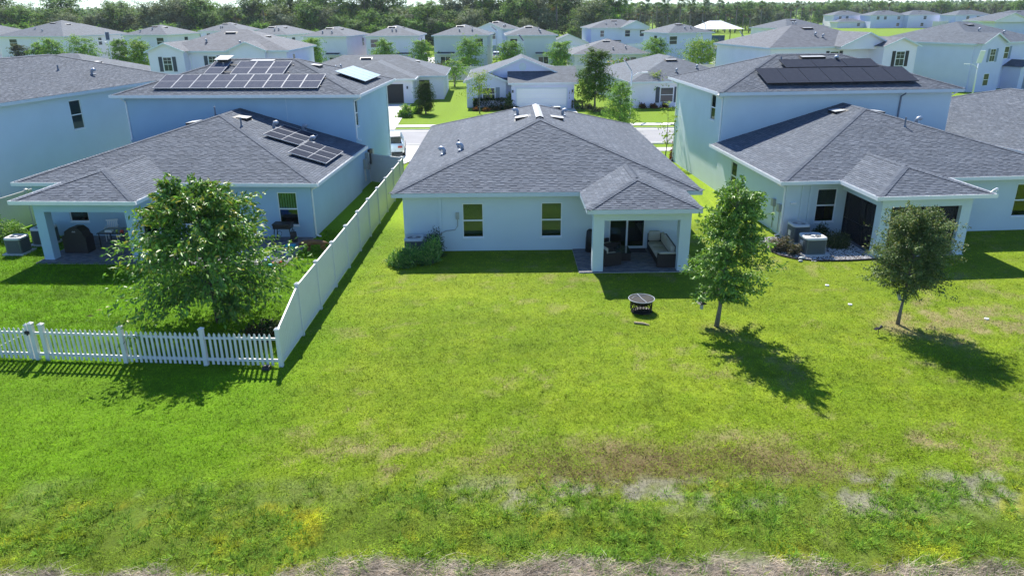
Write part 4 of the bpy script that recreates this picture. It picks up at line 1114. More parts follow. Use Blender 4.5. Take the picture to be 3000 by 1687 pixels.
# --- far right estate
def far_row(label, x, y, rz, w, d, wallm, wins, st=2):
    H, r = far_house(label, x, y, rz, w, d, st, wallm, wins, None, 1); return H
far_row('far white house with low front wing at the left end of the distant estate', 158, 384, .05, 16, 12, M['far_w'], [('S',3,1.4,2,None),('S',6.5,1.4,2,None)])
far_row('low front wing roofed grey at the left end of the distant estate', 157, 376, .05, 14, 9, M['far_a'], [('S',10,1.5,1,None)], 1)
far_row('far pale blue house second in the distant estate', 170.5, 371, .05, 17.5, 12, M['far_b'], [('S',3,1.4,2,None),('S',6.5,1.4,2,None),('S',13,1.5,2,None),('S',13,1.5,1,None)])
far_row('far blue house third in the distant estate beside the curved fence', 186.5, 368, .1, 17.5, 12, M['far_b'], [('S',8,1.5,2,None),('S',7,1.5,1,None),('E',4,1.4,2,None)])
far_row('far blue house with little entry gable at the right of the distant estate', 201.5, 355, .12, 18, 12, M['far_b'], [('S',5.5,1.5,2,None),('S',10.5,1.5,2,None),('S',15,1.2,2,None)])
far_row('far low roofed house right of the entry gable house', 214, 345, .1, 22, 12, M['far_a'], [('S',6,3,1,None)], 1)
far_row('far wide two storey house behind the big blue grey house at right', 190, 300, .15, 19, 13, M['far_b'], [('S',5,1.4,2,None)])
far_row('far two storey house cut by the right picture edge', 216, 306, .1, 22, 13, M['far_b'], [('S',8,1.4,2,None)])
H = far_row('blue two storey house with white gable peeping over the big right roof', 137.5, 222, .12, 30, 14, M['far_b'], [('S',22,1.5,2,None)])
gable(H, -1, 11, -.8, 6, 5.8, .36, M['far_w'], z0=5.5)
# ------------------------------------------------------------------ fences
def post_mesh(h, w=.127):
    mb = MB(); mb.box(-w/2,w/2,-w/2,w/2,0,h)
    c = MB(); a = w/2+.015; c.box(-a,a,-a,a,h,h+.03); c.add([(-a,-a,h+.03),(a,-a,h+.03),(a,a,h+.03),(-a,a,h+.03),(0,0,h+.085)],[(0,1,4),(1,2,4),(2,3,4),(3,0,4)])
    return mb, c
_pk = MB(); _pk.box(-.038,.038,-.011,.011,.05,1.06)
_pk.add([(-.038,-.011,1.06),(.038,-.011,1.06),(.038,.011,1.06),(-.038,.011,1.06),(0,-.011,1.125),(0,.011,1.125)],[(0,1,4),(2,3,5),(1,2,5,4),(3,0,4,5)])
_po = _pk.build('picket', M['vinyl']); PICKET = _po.data
bpy.data.objects.remove(_po)
def fence_post(parent, x, y, h, rz=0.0, m=None, w=.127):
    p, c = post_mesh(h, w); po = p.build('post', m or M['vinyl'], parent); po.location = (x,y,0); po.rotation_euler.z = rz
    c.build('post_cap', m or M['vinyl'], po)
def picket_run(parent, p0, p1, h=1.0):
    p0, p1 = Vector(p0), Vector(p1); d = p1-p0; L = d.length; d.normalize(); fr_ = (p0.x,p0.y,d.x,d.y)
    for za, zb in ((.16,.25),(.9,.97)):
        MB().fb(fr_, .065, L-.065, -.028, .022, za, zb).build('rail', M['vinyl'], parent)
    n = int((L-.2)/.158); off = (L-n*.158)/2+.079
    for i in range(n):
        q = p0+d*(off+i*.158)
        o = link('picket', PICKET, parent); o.location = (q.x+d.y*.036, q.y-d.x*.036, 0); o.rotation_euler.z = math.atan2(d.y,d.x)
PF = thing('picket_fence', 'low white vinyl picket fence across the left yard', 'fence', (0,0,0))
P_ = [(-14.81,21.34),(-12.21,21.10),(-9.6,20.88),(-7.21,20.74)]
for a, b in zip(P_[:-1], P_[1:]): picket_run(PF, a, b)
for x, y in P_[:-1]: fence_post(PF, x, y, 1.22, -.08)
picket_run(PF, (-15.15,21.37), (-14.81,21.34))
GT = thing('picket_gate', 'white picket gate with black latch at the left edge of the low fence', 'gate', (0,0,0))
picket_run(GT, (-17.0,21.52), (-15.22,21.376)); fence_post(GT, -15.15, 21.37, 1.24, -.08); fence_post(GT, -15.31, 21.385, 1.18, -.08, w=.09); fence_post(GT, -17.05, 21.53, 1.24, -.08)
mb = MB(); mb.box(-15.34,-15.2,21.27,21.33,.93,1.02); mb.box(-15.26,-15.22,21.24,21.27,.9,1.05); mb.build('latch', M['dark'], GT)
MB().tube([(-16.9,21.55,.2),(-15.4,21.42,.9)], .012, 6).build('brace_rod', M['vinyl'], GT)
def privacy_panel(parent, p0, p1, h0, h1, m, z0=.06):
    p0, p1 = Vector(p0), Vector(p1); d = p1-p0; L = d.length; d.normalize(); fr_ = (p0.x,p0.y,d.x,d.y)
    n = max(4, int((L-.13)/.15)); w = (L-.13)/n
    nx, ny = d.y, -d.x
    mb = MB()
    def P(u,dd,z): return (p0.x+d.x*u+nx*dd, p0.y+d.y*u+ny*dd, z)
    top = lambda u: h0+(h1-h0)*u/L
    for i in range(n):
        a, b = .065+i*w+.003, .065+(i+1)*w-.003
        ta, tb = top(a)-.1, top(b)-.1
        mb.add([P(a,-.012,z0+.1),P(b,-.012,z0+.1),P(b,.012,z0+.1),P(a,.012,z0+.1),P(a,-.012,ta),P(b,-.012,tb),P(b,.012,tb),P(a,.012,ta)],
               [(0,3,2,1),(4,5,6,7),(0,1,5,4),(1,2,6,5),(2,3,7,6),(3,0,4,7)])
    a, b = .064, L-.064
    for za, zb, th in ((z0,z0,.14),):
        mb.add([P(a,-.022,za),P(b,-.022,za),P(b,.022,za),P(a,.022,za),P(a,-.022,za+th),P(b,-.022,za+th),P(b,.022,za+th),P(a,.022,za+th)],[(0,3,2,1),(4,5,6,7),(0,1,5,4),(1,2,6,5),(2,3,7,6),(3,0,4,7)])
    p = mb.build('panel', m, parent)
    r = MB(); ta, tb = top(a), top(b)
    r.add([P(a,-.026,ta-.12),P(b,-.026,tb-.12),P(b,.026,tb-.12),P(a,.026,ta-.12),P(a,-.026,ta),P(b,-.026,tb),P(b,.026,tb),P(a,.026,ta)],[(0,3,2,1),(4,5,6,7),(0,1,5,4),(1,2,6,5),(2,3,7,6),(3,0,4,7)])
    r.build('top_rail', m, p)
def privacy(name, label, pts, m, h=1.83, first=None):
    t = thing(name, label, 'fence', (0,0,0))
    for i, (a, b) in enumerate(zip(pts[:-1], pts[1:])):
        h0 = first if (first and i == 0) else h
        privacy_panel(t, a, b, h0, h, m)
    ang = math.atan2(pts[1][1]-pts[0][1], pts[1][0]-pts[0][0])
    for i, (x,y) in enumerate(pts): fence_post(t, x, y, (first if (first and i == 0) else h)+.03, ang, m)
    return t
A0, A1 = Vector((-7.21,20.74)), Vector((-6.68,45.3))
privacy('privacy_fence', 'tall white vinyl fence running back from the picket corner', [tuple(A0+(A1-A0)*k/10.5) for k in range(0,11)]+[tuple(A1)], M['vinyl'], first=1.22)
privacy('privacy_fence', 'short dark side of a tall fence between left house and long white fence', [(-9.05,47.0),(-6.74,45.45)], M['vinyl'])
privacy('privacy_fence', 'tall tan fence left of the covered porch at the left edge', [(-25.6,32.6),(-25.3,35.0),(-24.95,37.4),(-24.6,39.8)], M['vinyl_tan'])
privacy('privacy_fence', 'long tan backyard fence behind the houses across the street', [(x,117+.02*abs(x-5)) for x in np.arange(-31,46,2.5)], M['vinyl_tan'], h=2.1)
privacy('privacy_fence', 'curved pale fence beside the distant estate', [(190,352),(193,351),(196,352.5),(198.5,355),(200,359)], M['vinyl_tan'], h=3.2)

# ------------------------------------------------------------------ air conditioners
def condenser(label, loc, rz, sz=.86, h=.8, group=None):
    t = thing('air_conditioner', label, 'air conditioner', loc, rz, group)
    q = sz/2
    MB().box(-q-.1,q+.1,-q-.1,q+.1,-.03,.07).build('pad', M['concrete'], t)
    b = MB(); b.lathe([(q*.93,.075),(q*.93,h-.09)], 32, p=6.0); b.build('coil', M['rubber'], t, True)
    l = MB(); n = int((h-.2)/.035)
    for i in range(n): l.lathe([(q*.955,.12+i*.035),(q*.995,.108+i*.035),(q*.995,.122+i*.035),(q*.955,.132+i*.035)], 28, p=6.0)
    kind(l.build('louvre', M['cond_side'], t), 'stuff')
    e = MB(); e.lathe([(q*1.0,.07),(q*1.0,.115)], 32, p=6.0)
    for sx in (-1,1):
        for sy in (-1,1): e.box(sx*q*.83-.03,sx*q*.83+.03,sy*q*.83-.03,sy*q*.83+.03,.1,h-.08)
    e.build('casing', M['cond_side'], t)
    c = MB(); n = 40; ro = []
    def ring(r, z, p): 
        out = []
        for j in range(n):
            a = 2*math.pi*j/n; ct, st = math.cos(a), math.sin(a); k = (abs(ct)**p+abs(st)**p)**(-1/p) if p else 1
            out.append((r*ct*k,r*st*k,z))
        return out
    rs = [ring(q*1.01,h-.1,6), ring(q*1.01,h-.03,6), ring(q*.96,h,6), ring(q*.78,h+.005,0), ring(q*.74,h-.05,0)]
    V = [p for r_ in rs for p in r_]
    F = [(i*n+j,i*n+(j+1)%n,(i+1)*n+(j+1)%n,(i+1)*n+j) for i in range(4) for j in range(n)]
    c.add(V,F); c.build('top_cover', M['cond_top'], t, True)
    g = MB()
    for r_ in (.18,.3,.42,.54,.66): g.tube([(q*r_*math.cos(a),q*r_*math.sin(a),h-.008) for a in np.linspace(0,2*math.pi,25)], .005, 4, cap=False)
    for k in range(8): a = k*math.pi/4; g.tube([(q*.1*math.cos(a),q*.1*math.sin(a),h),(q*.76*math.cos(a),q*.76*math.sin(a),h-.006)], .006, 4)
    g.lathe([(q*.2,h-.01),(q*.2,h+.008),(.0,h+.012)], 16); g.build('grille', M['cond_top'], t)
    f = MB()
    for k in range(4):
        a = k*math.pi/2; ca, sa = math.cos(a), math.sin(a)
        R_ = lambda x,y,z: (x*ca-y*sa, x*sa+y*ca, z)
        f.add([R_(.05,-.06,h-.13),R_(q*.68,-.14,h-.14),R_(q*.68,.12,h-.09),R_(.05,.06,h-.09)],[(0,1,2,3)])
    f.lathe([(.09,h-.16),(.09,h-.07),(0,h-.06)],12); f.build('fan', M['metal_fan'], t)
    MB().box(-q-.02,-q+.02,-.12,.12,.35,.6).build('service_panel', M['cond_top'], t)
    return t
def on(H, x, y, z=0): 
    m = Matrix.Translation(H.location) @ Matrix.Rotation(H.rotation_euler.z,4,'Z'); return m @ Vector((x,y,z))
condenser('air conditioner half hidden by shrubs at the left corner of the middle house', on(HC,.95,-.12), .0, .84, .86)
condenser('sunlit air conditioner standing on gravel beside the screened porch', on(HR,.76,-2.08), .07, .98, .82)
condenser('air conditioner against the back wall of the right house in shade', on(HR,.85,-.42), .07, .82, .92)
condenser('nearer air conditioner at the left picture edge', on(HL,-13.5,-2.2), -.05, .78, .8)
condenser('air conditioner behind the left porch column', on(HL,-13.15,-.75), -.05, .9, .84)
# ------------------------------------------------------------------ porch furniture of the middle house
def cushion(parent, x0, x1, y0, y1, z0, z1, name='cushion', m=None):
    mb = MB(); r = min(.05,(z1-z0)*.45,(x1-x0)*.3,(y1-y0)*.3)
    for k,(i,z) in enumerate(((r*.8,z0),(0,z0+r),(0,z1-r),(r*.8,z1))):
        o = len(mb.v); n = 5
        pts = []
        for cx,cy,a0 in ((x1-r-i,y0+r+i,-90),(x1-r-i,y1-r-i,0),(x0+r+i,y1-r-i,90),(x0+r+i,y0+r+i,180)):
            for j in range(n): a = RAD(a0+90*j/(n-1)); pts.append((cx+r*math.cos(a),cy+r*math.sin(a),z))
        mb.v += pts
    n = 20
    for k in range(3):
        for j in range(n): mb.f.append([k*n+j,k*n+(j+1)%n,(k+1)*n+(j+1)%n,(k+1)*n+j]); mb.m.append(0); mb.c.append(None); mb.uv.append(None)
    for f in ([j for j in range(n)][::-1],[3*n+j for j in range(n)]): mb.f.append(f); mb.m.append(0); mb.c.append(None); mb.uv.append(None)
    return mb.build(name, m or M['cushion'], parent, True)
t = thing('sofa', 'dark wicker corner sofa with beige cushions on the middle porch', 'sofa', on(HC,0,0,.05), .0074)
mb = MB(); mb.box(11.5,12.35,-2.2,.3,.04,.28); mb.box(12.2,12.36,-2.2,.3,.28,.72); mb.box(11.5,12.2,.18,.32,.28,.74); mb.build('base', M['wicker'], t)
mb = MB(); mb.box(11.45,12.38,-2.38,-2.2,.02,.6); mb.build('arm', M['wicker'], t)
for k in range(3): cushion(t, 11.48, 12.1, -2.18+k*.76, -1.44+k*.76, .28, .44)
for k in range(3): cushion(t, 12.04, 12.2, -2.15+k*.76, -1.46+k*.76, .45, .88, 'back_cushion')
cushion(t, 11.5, 12.03, .02, .18, .45, .9, 'back_cushion'); cushion(t, 11.5, 12.2, -2.38, -2.2, .605, .68, 'arm_pad')
for yv, lb in ((-1.75,'near'),(-.3,'far')):
    t = thing('armchair', f'{lb} dark wicker armchair with beige cushion behind the left porch column', 'armchair', on(HC,9.5,yv,.05), .0074-1.2)
    mb = MB(); mb.box(-.38,.38,-.36,.36,.04,.3); mb.box(-.4,-.3,-.36,.36,.3,.58); mb.box(.3,.4,-.36,.36,.3,.58); mb.box(-.4,.4,-.46,-.36,.04,.74); mb.build('base', M['wicker'], t)
    cushion(t,-.3,.3,-.34,.42,.3,.43); cushion(t,-.29,.29,-.35,-.22,.44,.82,'back_cushion')
t = thing('coffee_table', 'low dark wicker coffee table on the middle porch', 'table', on(HC,10.15,-.95,.05), .0074)
MB().box(-.32,.32,-.5,.5,.02,.36).build('base', M['wicker'], t); MB().box(-.34,.34,-.52,.52,.37,.385).build('top', M['car_glass'], t)
t = thing('lantern', 'small dark lantern on the low porch table', 'lantern', on(HC,10.05,-.75,.437), .0)
mb = MB(); mb.box(-.07,.07,-.07,.07,0,.02); mb.box(-.07,.07,-.07,.07,.22,.24)
for sx in (-.06,.06):
    for sy in (-.06,.06): mb.tube([(sx,sy,.02),(sx,sy,.22)],.008,4)
mb.build('cage', M['dark'], t); MB().tube([(-.05,0,.24),(-.03,0,.31),(.03,0,.31),(.05,0,.24)],.006,4).build('handle',M['dark'],t)
tag(MB().box(-.45,.45,-.28,.28,0,.012).build('doormat', M['grey_cloth']), 'dark doormat in front of the sliding door', 'doormat').location = on(HC,10.95,.05,.053)
t = thing('covered_heater', 'narrow black covered appliance beside the left porch column', 'heater', on(HC,8.85,.05,.05), 0)
mb = MB(); mb.lathe([(.25,0),(.24,.6),(.2,.95),(.1,1.02),(0,1.03)],12,sx=.8); mb.build('cover', M['dark'], t, True)
# ------------------------------------------------------------------ left porch
t = thing('covered_grill', 'grill under a black cover on the left porch', 'grill', on(HL,-10.68,-2.05,.05), -.05)
mb = MB(); prof = [(-.55,0),(-.56,.78),(-.42,.84),(-.38,1.02),(-.1,1.2),(.2,1.2),(.42,1.02),(.46,.82),(.55,.76),(.55,0)]
V = [(x,-.3,z) for x,z in prof]+[(x,.3,z*.98) for x,z in prof]; n = len(prof)
mb.add(V,[tuple(range(n)),tuple(range(n,2*n))[::-1]]+[(i,n+i,n+(i+1)%n,(i+1)%n) for i in range(n)]); mb.build('cover', M['dark'], t)
mb = MB(); mb.add([(-.04,-.304,.98),(.14,-.304,.98),(.14,-.304,1.0),(.1,-.304,1.05),(.05,-.304,1.01),(.02,-.304,1.06)],[(0,1,2,3,4,5)]); mb.build('emblem', M['vent_metal'], t)
t = thing('patio_table', 'dark glass topped table on the left porch', 'table', on(HL,-9.35,-1.0,.05), -.05)
MB().box(-.75,.75,-.5,.5,.69,.705).build('top', M['car_glass'], t)
mb = MB()
for a,b in (((-.77,-.52),(.77,-.48)),((-.77,.48),(.77,.52))): mb.box(a[0],b[0],a[1],b[1],.66,.69)
mb.box(-.77,-.73,-.48,.48,.66,.69); mb.box(.73,.77,-.48,.48,.66,.69); mb.build('frame', M['black_metal'], t)
for sx in (-.7,.7):
    for sy in (-.45,.45): MB().tube([(sx,sy,0),(sx,sy,.66)],.025,6).build('leg',M['black_metal'],t)
t = thing('plastic_chair', 'white plastic chair with slatted back on the left porch', 'chair', on(HL,-10.15,-.25,.05), .25)
mb = MB(); mb.box(-.26,.26,-.24,.24,.4,.43); mb.build('seat', M['white_pl'], t)
mb = MB()
for k in range(6): mb.add([(-.22+k*.08,.22,.46),(-.165+k*.08,.22,.46),(-.165+k*.08,.36,.86),(-.22+k*.08,.36,.86),(-.22+k*.08,.245,.46),(-.165+k*.08,.245,.46),(-.165+k*.08,.385,.86),(-.22+k*.08,.385,.86)],[(0,1,2,3),(7,6,5,4),(0,4,5,1),(1,5,6,2),(3,2,6,7),(0,3,7,4)])
mb.box(-.27,.27,.35,.4,.85,.93); mb.box(-.28,-.23,-.22,.34,.62,.65); mb.box(.23,.28,-.22,.34,.62,.65); mb.build('backrest', M['white_pl'], t)
for sx in (-.24,.24):
    for sy in (-.22,.22): MB().tube([(sx,sy,0),(sx*.95,sy*.95,.41 if sy > 0 else .63)],[.02,.028],6).build('leg',M['white_pl'],t)
t = tag(MB().lathe([(.24,0),(.2,.1),(.12,.16),(0,.18)],10,sx=1,sy=.6).build('folded_towel', M['slate_cloth'], None, True), 'blue and white cloth heaped on the white chair', 'towel'); t.location = on(HL,-10.12,-.32,.485)
for nm, lb, x, y, m, s in (('box','small white box on the dark porch table',-9.65,-1.25,'white_pl',.1),('ball','lime green ball on the dark porch table',-9.25,-1.3,'lime',.055),('toy_car','small red toy on the dark porch table',-9.02,-1.28,'red',.06)):
    mb = MB()
    if nm == 'box': mb.box(-.16,.16,-.09,.09,0,.06); mb.box(-.165,.165,-.095,.095,.06,.075)
    elif nm == 'ball': mb.lathe([(s*math.sin(a),s-s*math.cos(a)) for a in np.linspace(0,math.pi,9)],12)
    else: mb.box(-.08,.08,-.04,.04,.02,.06); mb.box(-.04,.04,-.035,.035,.06,.1); [mb.lathe([(.0,0),(.025,.0),(.025,.03),(0,.03)],8,cx=cx,cy=cy) for cx in (-.05,.05) for cy in (-.04,.04)]
    tag(mb.build(nm, M[m]), lb, nm.replace('_',' ')).location = on(HL,x,y,.757)
t = thing('griddle', 'black flat top griddle on legs below the left house window', 'griddle', on(HL,-1.75,-.15,.05), -.05)
MB().box(-.42,.42,-.25,.25,.62,.8).build('body', M['black_metal'], t); MB().box(-.44,.44,-.27,.27,.8,.86).build('lid', M['dark'], t)
for sx in (-1,1):
    for sy in (-1,1): MB().tube([(sx*.44,sy*.24,0),(sx*.36,sy*.2,.62)],.022,6).build('leg',M['black_metal'],t)
mb = MB(); mb.tube([(-.1+.1*math.cos(a),-.26,.42+.12*math.sin(a)) for a in np.linspace(0,6,16)],.012,5); mb.build('gas_hose', M['rubber'], t)
t = thing('carry_bag', 'black bag standing beside the griddle', 'bag', on(HL,-1.22,-.35,.05), .2)
mb = MB(); mb.add([(-.18,-.12,0),(.18,-.12,0),(.18,.12,0),(-.18,.12,0),(-.13,-.07,.48),(.13,-.07,.48),(.13,.07,.48),(-.13,.07,.48)],[(3,2,1,0),(4,5,6,7),(0,1,5,4),(1,2,6,5),(2,3,7,6),(3,0,4,7)]); mb.build('body',M['dark'],t)
MB().tube([(-.08,0,.47),(-.06,0,.58),(.06,0,.58),(.08,0,.47)],.012,5).build('handle',M['dark'],t)
def toy(name, label, cat, x, y, parts, rz=0):
    t = thing(name, label, cat, on(HL,x,y,.05), rz)
    for nm, mb, m in parts: mb.build(nm, M[m], t)
    return t
toy('storage_tub','teal plastic tub with lid on the left patio','tub',-1.0,-1.5,[('body',MB().add([(-.16,-.1,0),(.16,-.1,0),(.16,.1,0),(-.16,.1,0),(-.2,-.13,.17),(.2,-.13,.17),(.2,.13,.17),(-.2,.13,.17)],[(3,2,1,0),(0,1,5,4),(1,2,6,5),(2,3,7,6),(3,0,4,7),(4,5,6,7)]),'teal'),('lid',MB().box(-.21,.21,-.14,.14,.171,.2),'teal')])
toy('bottle','blue bottle with white cap on the left patio','bottle',-.78,-2.75,[('body',MB().lathe([(.08,0),(.085,.15),(.08,.24),(.03,.3)],12),'blue'),('cap',MB().lathe([(.035,.3),(.035,.36),(0,.365)],10),'white_pl')])
toy('tricycle','red and magenta ride on tricycle on the left patio','tricycle',-5.3,-2.9,
    [('frame',MB().tube([(-.35,0,.18),(-.05,0,.28),(.25,0,.34)],.04,8),'pink'),('seat',MB().box(-.16,.12,-.11,.11,.32,.38),'pink'),('handlebar',MB().tube([(.25,0,.34),(.28,0,.58),(.26,-.2,.62)],.018,6).tube([(.28,0,.58),(.26,.2,.62)],.018,6),'white_pl'),
     ('wheel',MB().tube([(.3,-.03,.15),(.3,.03,.15)],.15,14),'red'),('wheel',MB().tube([(-.35,-.22,.11),(-.35,-.16,.11)],.11,14),'red'),('wheel',MB().tube([(-.35,.16,.11),(-.35,.22,.11)],.11,14),'red')], .3)
toy('helmet','white child helmet lying on the left patio edge','helmet',-5.35,-3.45,[('shell',MB().lathe([(.15,0),(.15,.05),(.12,.12),(.06,.16),(0,.17)],14,sy=.8),'white_pl'),('strap',MB().tube([(-.1,-.1,.02),(0,-.16,.005),(.1,-.1,.02)],.01,5),'dark')])
toy('folding_chair','low blue folding chair behind the left tree','chair',-3.0,-2.7,[('seat',MB().box(-.25,.25,-.22,.22,.24,.27),'blue'),('backrest',MB().add([(-.25,.22,.3),(.25,.22,.3),(.25,.4,.72),(-.25,.4,.72),(-.25,.25,.3),(.25,.25,.3),(.25,.43,.72),(-.25,.43,.72)],[(0,1,2,3),(7,6,5,4),(0,4,5,1),(1,5,6,2),(3,2,6,7),(0,3,7,4)]),'blue'),
    ('leg',MB().tube([(-.24,-.2,0),(-.24,.2,.25)],.015,6).tube([(-.24,.2,0),(-.24,-.2,.25)],.015,6),'teal'),('leg',MB().tube([(.24,-.2,0),(.24,.2,.25)],.015,6).tube([(.24,.2,0),(.24,-.2,.25)],.015,6),'teal')], -.2)
toy('toy_truck','blue toy truck on the left patio edge','toy',-1.35,-3.55,[('body',MB().box(-.2,.2,-.1,.1,.07,.17).box(.02,.2,-.09,.09,.17,.28),'blue'),('wheel',MB().tube([(-.12,-.12,.07),(-.12,.12,.07)],.07,10),'dark'),('wheel',MB().tube([(.12,-.12,.07),(.12,.12,.07)],.07,10),'dark')])
toy('toy_mallet','red headed toy mallet on the patio corner','toy',-.9,-3.55,[('handle',MB().tube([(-.3,0,.04),(.12,0,.05)],.02,6),'wood'),('head',MB().tube([(.14,-.08,.06),(.14,.08,.06)],.06,12),'red')])
toy('toy_bucket','white toy bucket tipped over among the patio toys','toy',-1.15,-3.4,[('body',MB().lathe([(.08,0),(.11,.2),(.1,.2),(.075,.02)],14),'white_pl'),('handle',MB().tube([(-.1,0,.2),(-.07,0,.28),(.07,0,.28),(.1,0,.2)],.008,5),'blue')])
toy('toy_boat','light blue toy boat on the grass edge by the patio','toy',-1.0,-3.9,[('hull',MB().add([(-.16,0,.0),(.0,-.06,0),(.14,-.05,0),(.14,.05,0),(0,.06,0),(-.22,0,.09),(0,-.09,.09),(.17,-.08,.09),(.17,.08,.09),(0,.09,.09)],[(4,3,2,1,0),(0,1,6,5),(1,2,7,6),(2,3,8,7),(3,4,9,8),(4,0,5,9),(5,6,7,8,9)]),'teal'),('cabin',MB().box(-.02,.1,-.04,.04,.09,.16),'orange')])
# ------------------------------------------------------------------ lawn objects
t = thing('fire_pit', 'round black fire pit with steel rim standing on the lawn', 'fire pit', (4.72,25.05,0), .2); t.scale = (.93,.93,1.0)
mb = MB(); mb.tube([(.5*math.cos(a),.5*math.sin(a),.47) for a in np.linspace(0,2*math.pi,49)],.014,6,cap=False); mb.build('rim', M['alu'], t, True)
mb = MB(); mb.lathe([(.47,.46),(.38,.455),(.37,.44)],40); mb.build('flange', M['black_metal'], t)
mb = MB(); mb.lathe([(.4,.45),(.38,.34),(.3,.25),(.0,.22)],32); mb.build('bowl', M['black_metal'], t, True)
mb = MB()
for k in range(22):
    a = 2*math.pi*k/22; b = a+.42
    for s in (1,-1):
        mb.tube([(.42*math.cos(a),.42*math.sin(a),.12),(.425*math.cos(a+s*.21),.425*math.sin(a+s*.21),.28),(.42*math.cos(a+s*.42),.42*math.sin(a+s*.42),.44)],.012,4)
kind(mb.build('lattice', M['black_metal'], t), 'stuff')
mb = MB(); mb.tube([(.42*math.cos(a),.42*math.sin(a),.11) for a in np.linspace(0,2*math.pi,41)],.018,6,cap=False); mb.tube([(.42*math.cos(a),.42*math.sin(a),.445) for a in np.linspace(0,2*math.pi,41)],.018,6,cap=False); mb.build('band', M['black_metal'], t)
for k in range(4): a = .6+k*math.pi/2; MB().tube([(.42*math.cos(a),.42*math.sin(a),.3),(.46*math.cos(a),.46*math.sin(a),0)],.02,6).build('leg',M['black_metal'],t)
mb = MB(); mb.tube([(.02,-.47,.49),(.0,.0,.47),(-.02,.44,.5)],.012,6); mb.tube([(-.36,.12,.46),(-.2,.26,.47),(0,.32,.475),(.25,.24,.47)],.008,5); mb.build('grate_bar', M['alu'], t)
mb = MB(); mb.lathe([(.34,.02),(.42,.05),(.3,.03),(0,.03)],24,cx=-.03,cy=-.16); mb.build('ash_tray', M['dark'], t)
tag(MB().tube([(0,0,.04),(.3,-.1,.045),(.5,-.2,.03)],[.035,.04,.02],7).build('split_log', M['wood']), 'piece of split firewood lying on the lawn near the fire pit', 'firewood').location = (4.28,23.85,0)
t = thing('bird_feeder', 'small black roofed feeder hanging from the low branch of the middle tree', 'bird feeder', (6.62,23.9,.52), .3)
MB().tube([(0,0,0),(0,0,.2)],.06,8).build('jar', M['vent_metal'], t); MB().add([(-.14,-.14,.2),(.14,-.14,.2),(.14,.14,.2),(-.14,.14,.2),(0,0,.3)],[(0,1,4),(1,2,4),(2,3,4),(3,0,4),(3,2,1,0)]).build('roof', M['dark'], t); MB().tube([(0,0,.3),(0,0,.95)],.006,5).build('wire', M['dark'], t)
for k, (x,y,lb) in enumerate(((12.54,25.41,'white round sprinkler cap on the lawn left of the right tree'),(12.5,27.43,'small white sprinkler cap nearest the gravel bed'),(16.74,23.97,'white sprinkler cap on the bare patch at the far right'),(10.9,31.6,'white and black sprinkler head beside the flowering shrub'))):
    t = thing('sprinkler_cap', lb, 'sprinkler', (x,y,0), .0, 'sprinkler caps in the lawn')
    MB().lathe([(.075,0),(.075,.04),(.05,.05),(.05,.04),(.02,.04),(0,.05)],14).build('cap', M['white_pl'], t); MB().lathe([(.05,-.05),(.05,.0)],10).build('body', M['dark'], t)
def spot(label, x, y, z, rz):
    t = thing('solar_spotlight', label, 'spotlight', (x,y,z), rz)
    MB().tube([(0,0,-.0),(0,0,.22)],.012,6).build('stake', M['dark'], t)
    MB().tube([(0,0,.22),(.12,0,.3)],[.035,.055],10).build('head', M['dark'], t)
    MB().axb((-.05,0,.26),(1,0,.25),(0,1,0),(-.25,0,1),(-.14,.02),(-.06,.06),(0,.015)).build('panel', M['solar_k'], t)
spot('small black solar spotlight staked in the lawn left of the right tree shadow', 12.32, 22.72, 0, .4)
t = thing('tree_light', 'small grey tube light strapped to the right tree trunk', 'light', (13.28,23.5,.95), 0)
MB().tube([(0,0,0),(-.1,0,.26)],[.05,.06],10).build('tube', M['vent_metal'], t); MB().tube([(-.09,0,.24),(-.11,0,.3)],[.062,.062],10).build('head', M['dark'], t); MB().box(-.02,.12,-.02,.02,-.02,.02).build('bracket', M['dark'], t)
t = thing('bait_station', 'black box on the grass at the picket fence corner', 'box', (-7.62,20.55,0), -.08)
MB().add([(-.13,-.1,0),(.13,-.1,0),(.13,.1,0),(-.13,.1,0),(-.1,-.06,.11),(.1,-.06,.11),(.1,.08,.11),(-.1,.08,.11)],[(0,1,5,4),(1,2,6,5),(2,3,7,6),(3,0,4,7),(4,5,6,7)]).build('body', M['dark'], t); MB().box(-.06,.06,-.03,.04,.111,.13).build('lid_knob', M['dark'], t)
# gravel bed with edging
gb = MB(); rr = random.Random(9)
def in_bed(x, y): return -.95+ max(0,(-y-1.9))*.9 < x < 3.15 and -3.3 < y < .4 and not (x < -.2 and y < -2.9)
for i in range(5200):
    x, y = rr.uniform(-.95,3.15), rr.uniform(-3.3,.4)
    if not in_bed(x,y): continue
    s = rr.uniform(.018,.04); z = rr.uniform(.005,.03); c = rr.choice([(.62,.61,.6),(.45,.45,.46),(.7,.69,.66),(.52,.49,.46)])
    a = rr.uniform(0,3); ca, sa = math.cos(a)*s, math.sin(a)*s
    gb.add([(x+ca,y+sa,z),(x-sa,y+ca,z),(x-ca,y-sa,z),(x+sa,y-ca,z),(x,y,z+s*.7)],[(0,1,4),(1,2,4),(2,3,4),(3,0,4)],0,c)
gv = kind(gb.build('gravel', M['gravel']), 'stuff'); tag(gv, 'pale gravel bed around the air conditioners of the right house', 'gravel'); gv.location = HR.location; gv.rotation_euler.z = HR.rotation_euler.z
bed = MB(); pts = [(-.95,.42),(-.98,-1.6),(-.8,-2.4),(-.3,-2.95),(.6,-3.3),(1.8,-3.38),(3.2,-3.3),(3.2,.42)]
bed.add([(x,y,.014) for x,y in pts],[tuple(range(len(pts)))]); bo = kind(bed.build('planting_bed', M['mulch']),'structure'); bo.location = HR.location; bo.rotation_euler.z = HR.rotation_euler.z
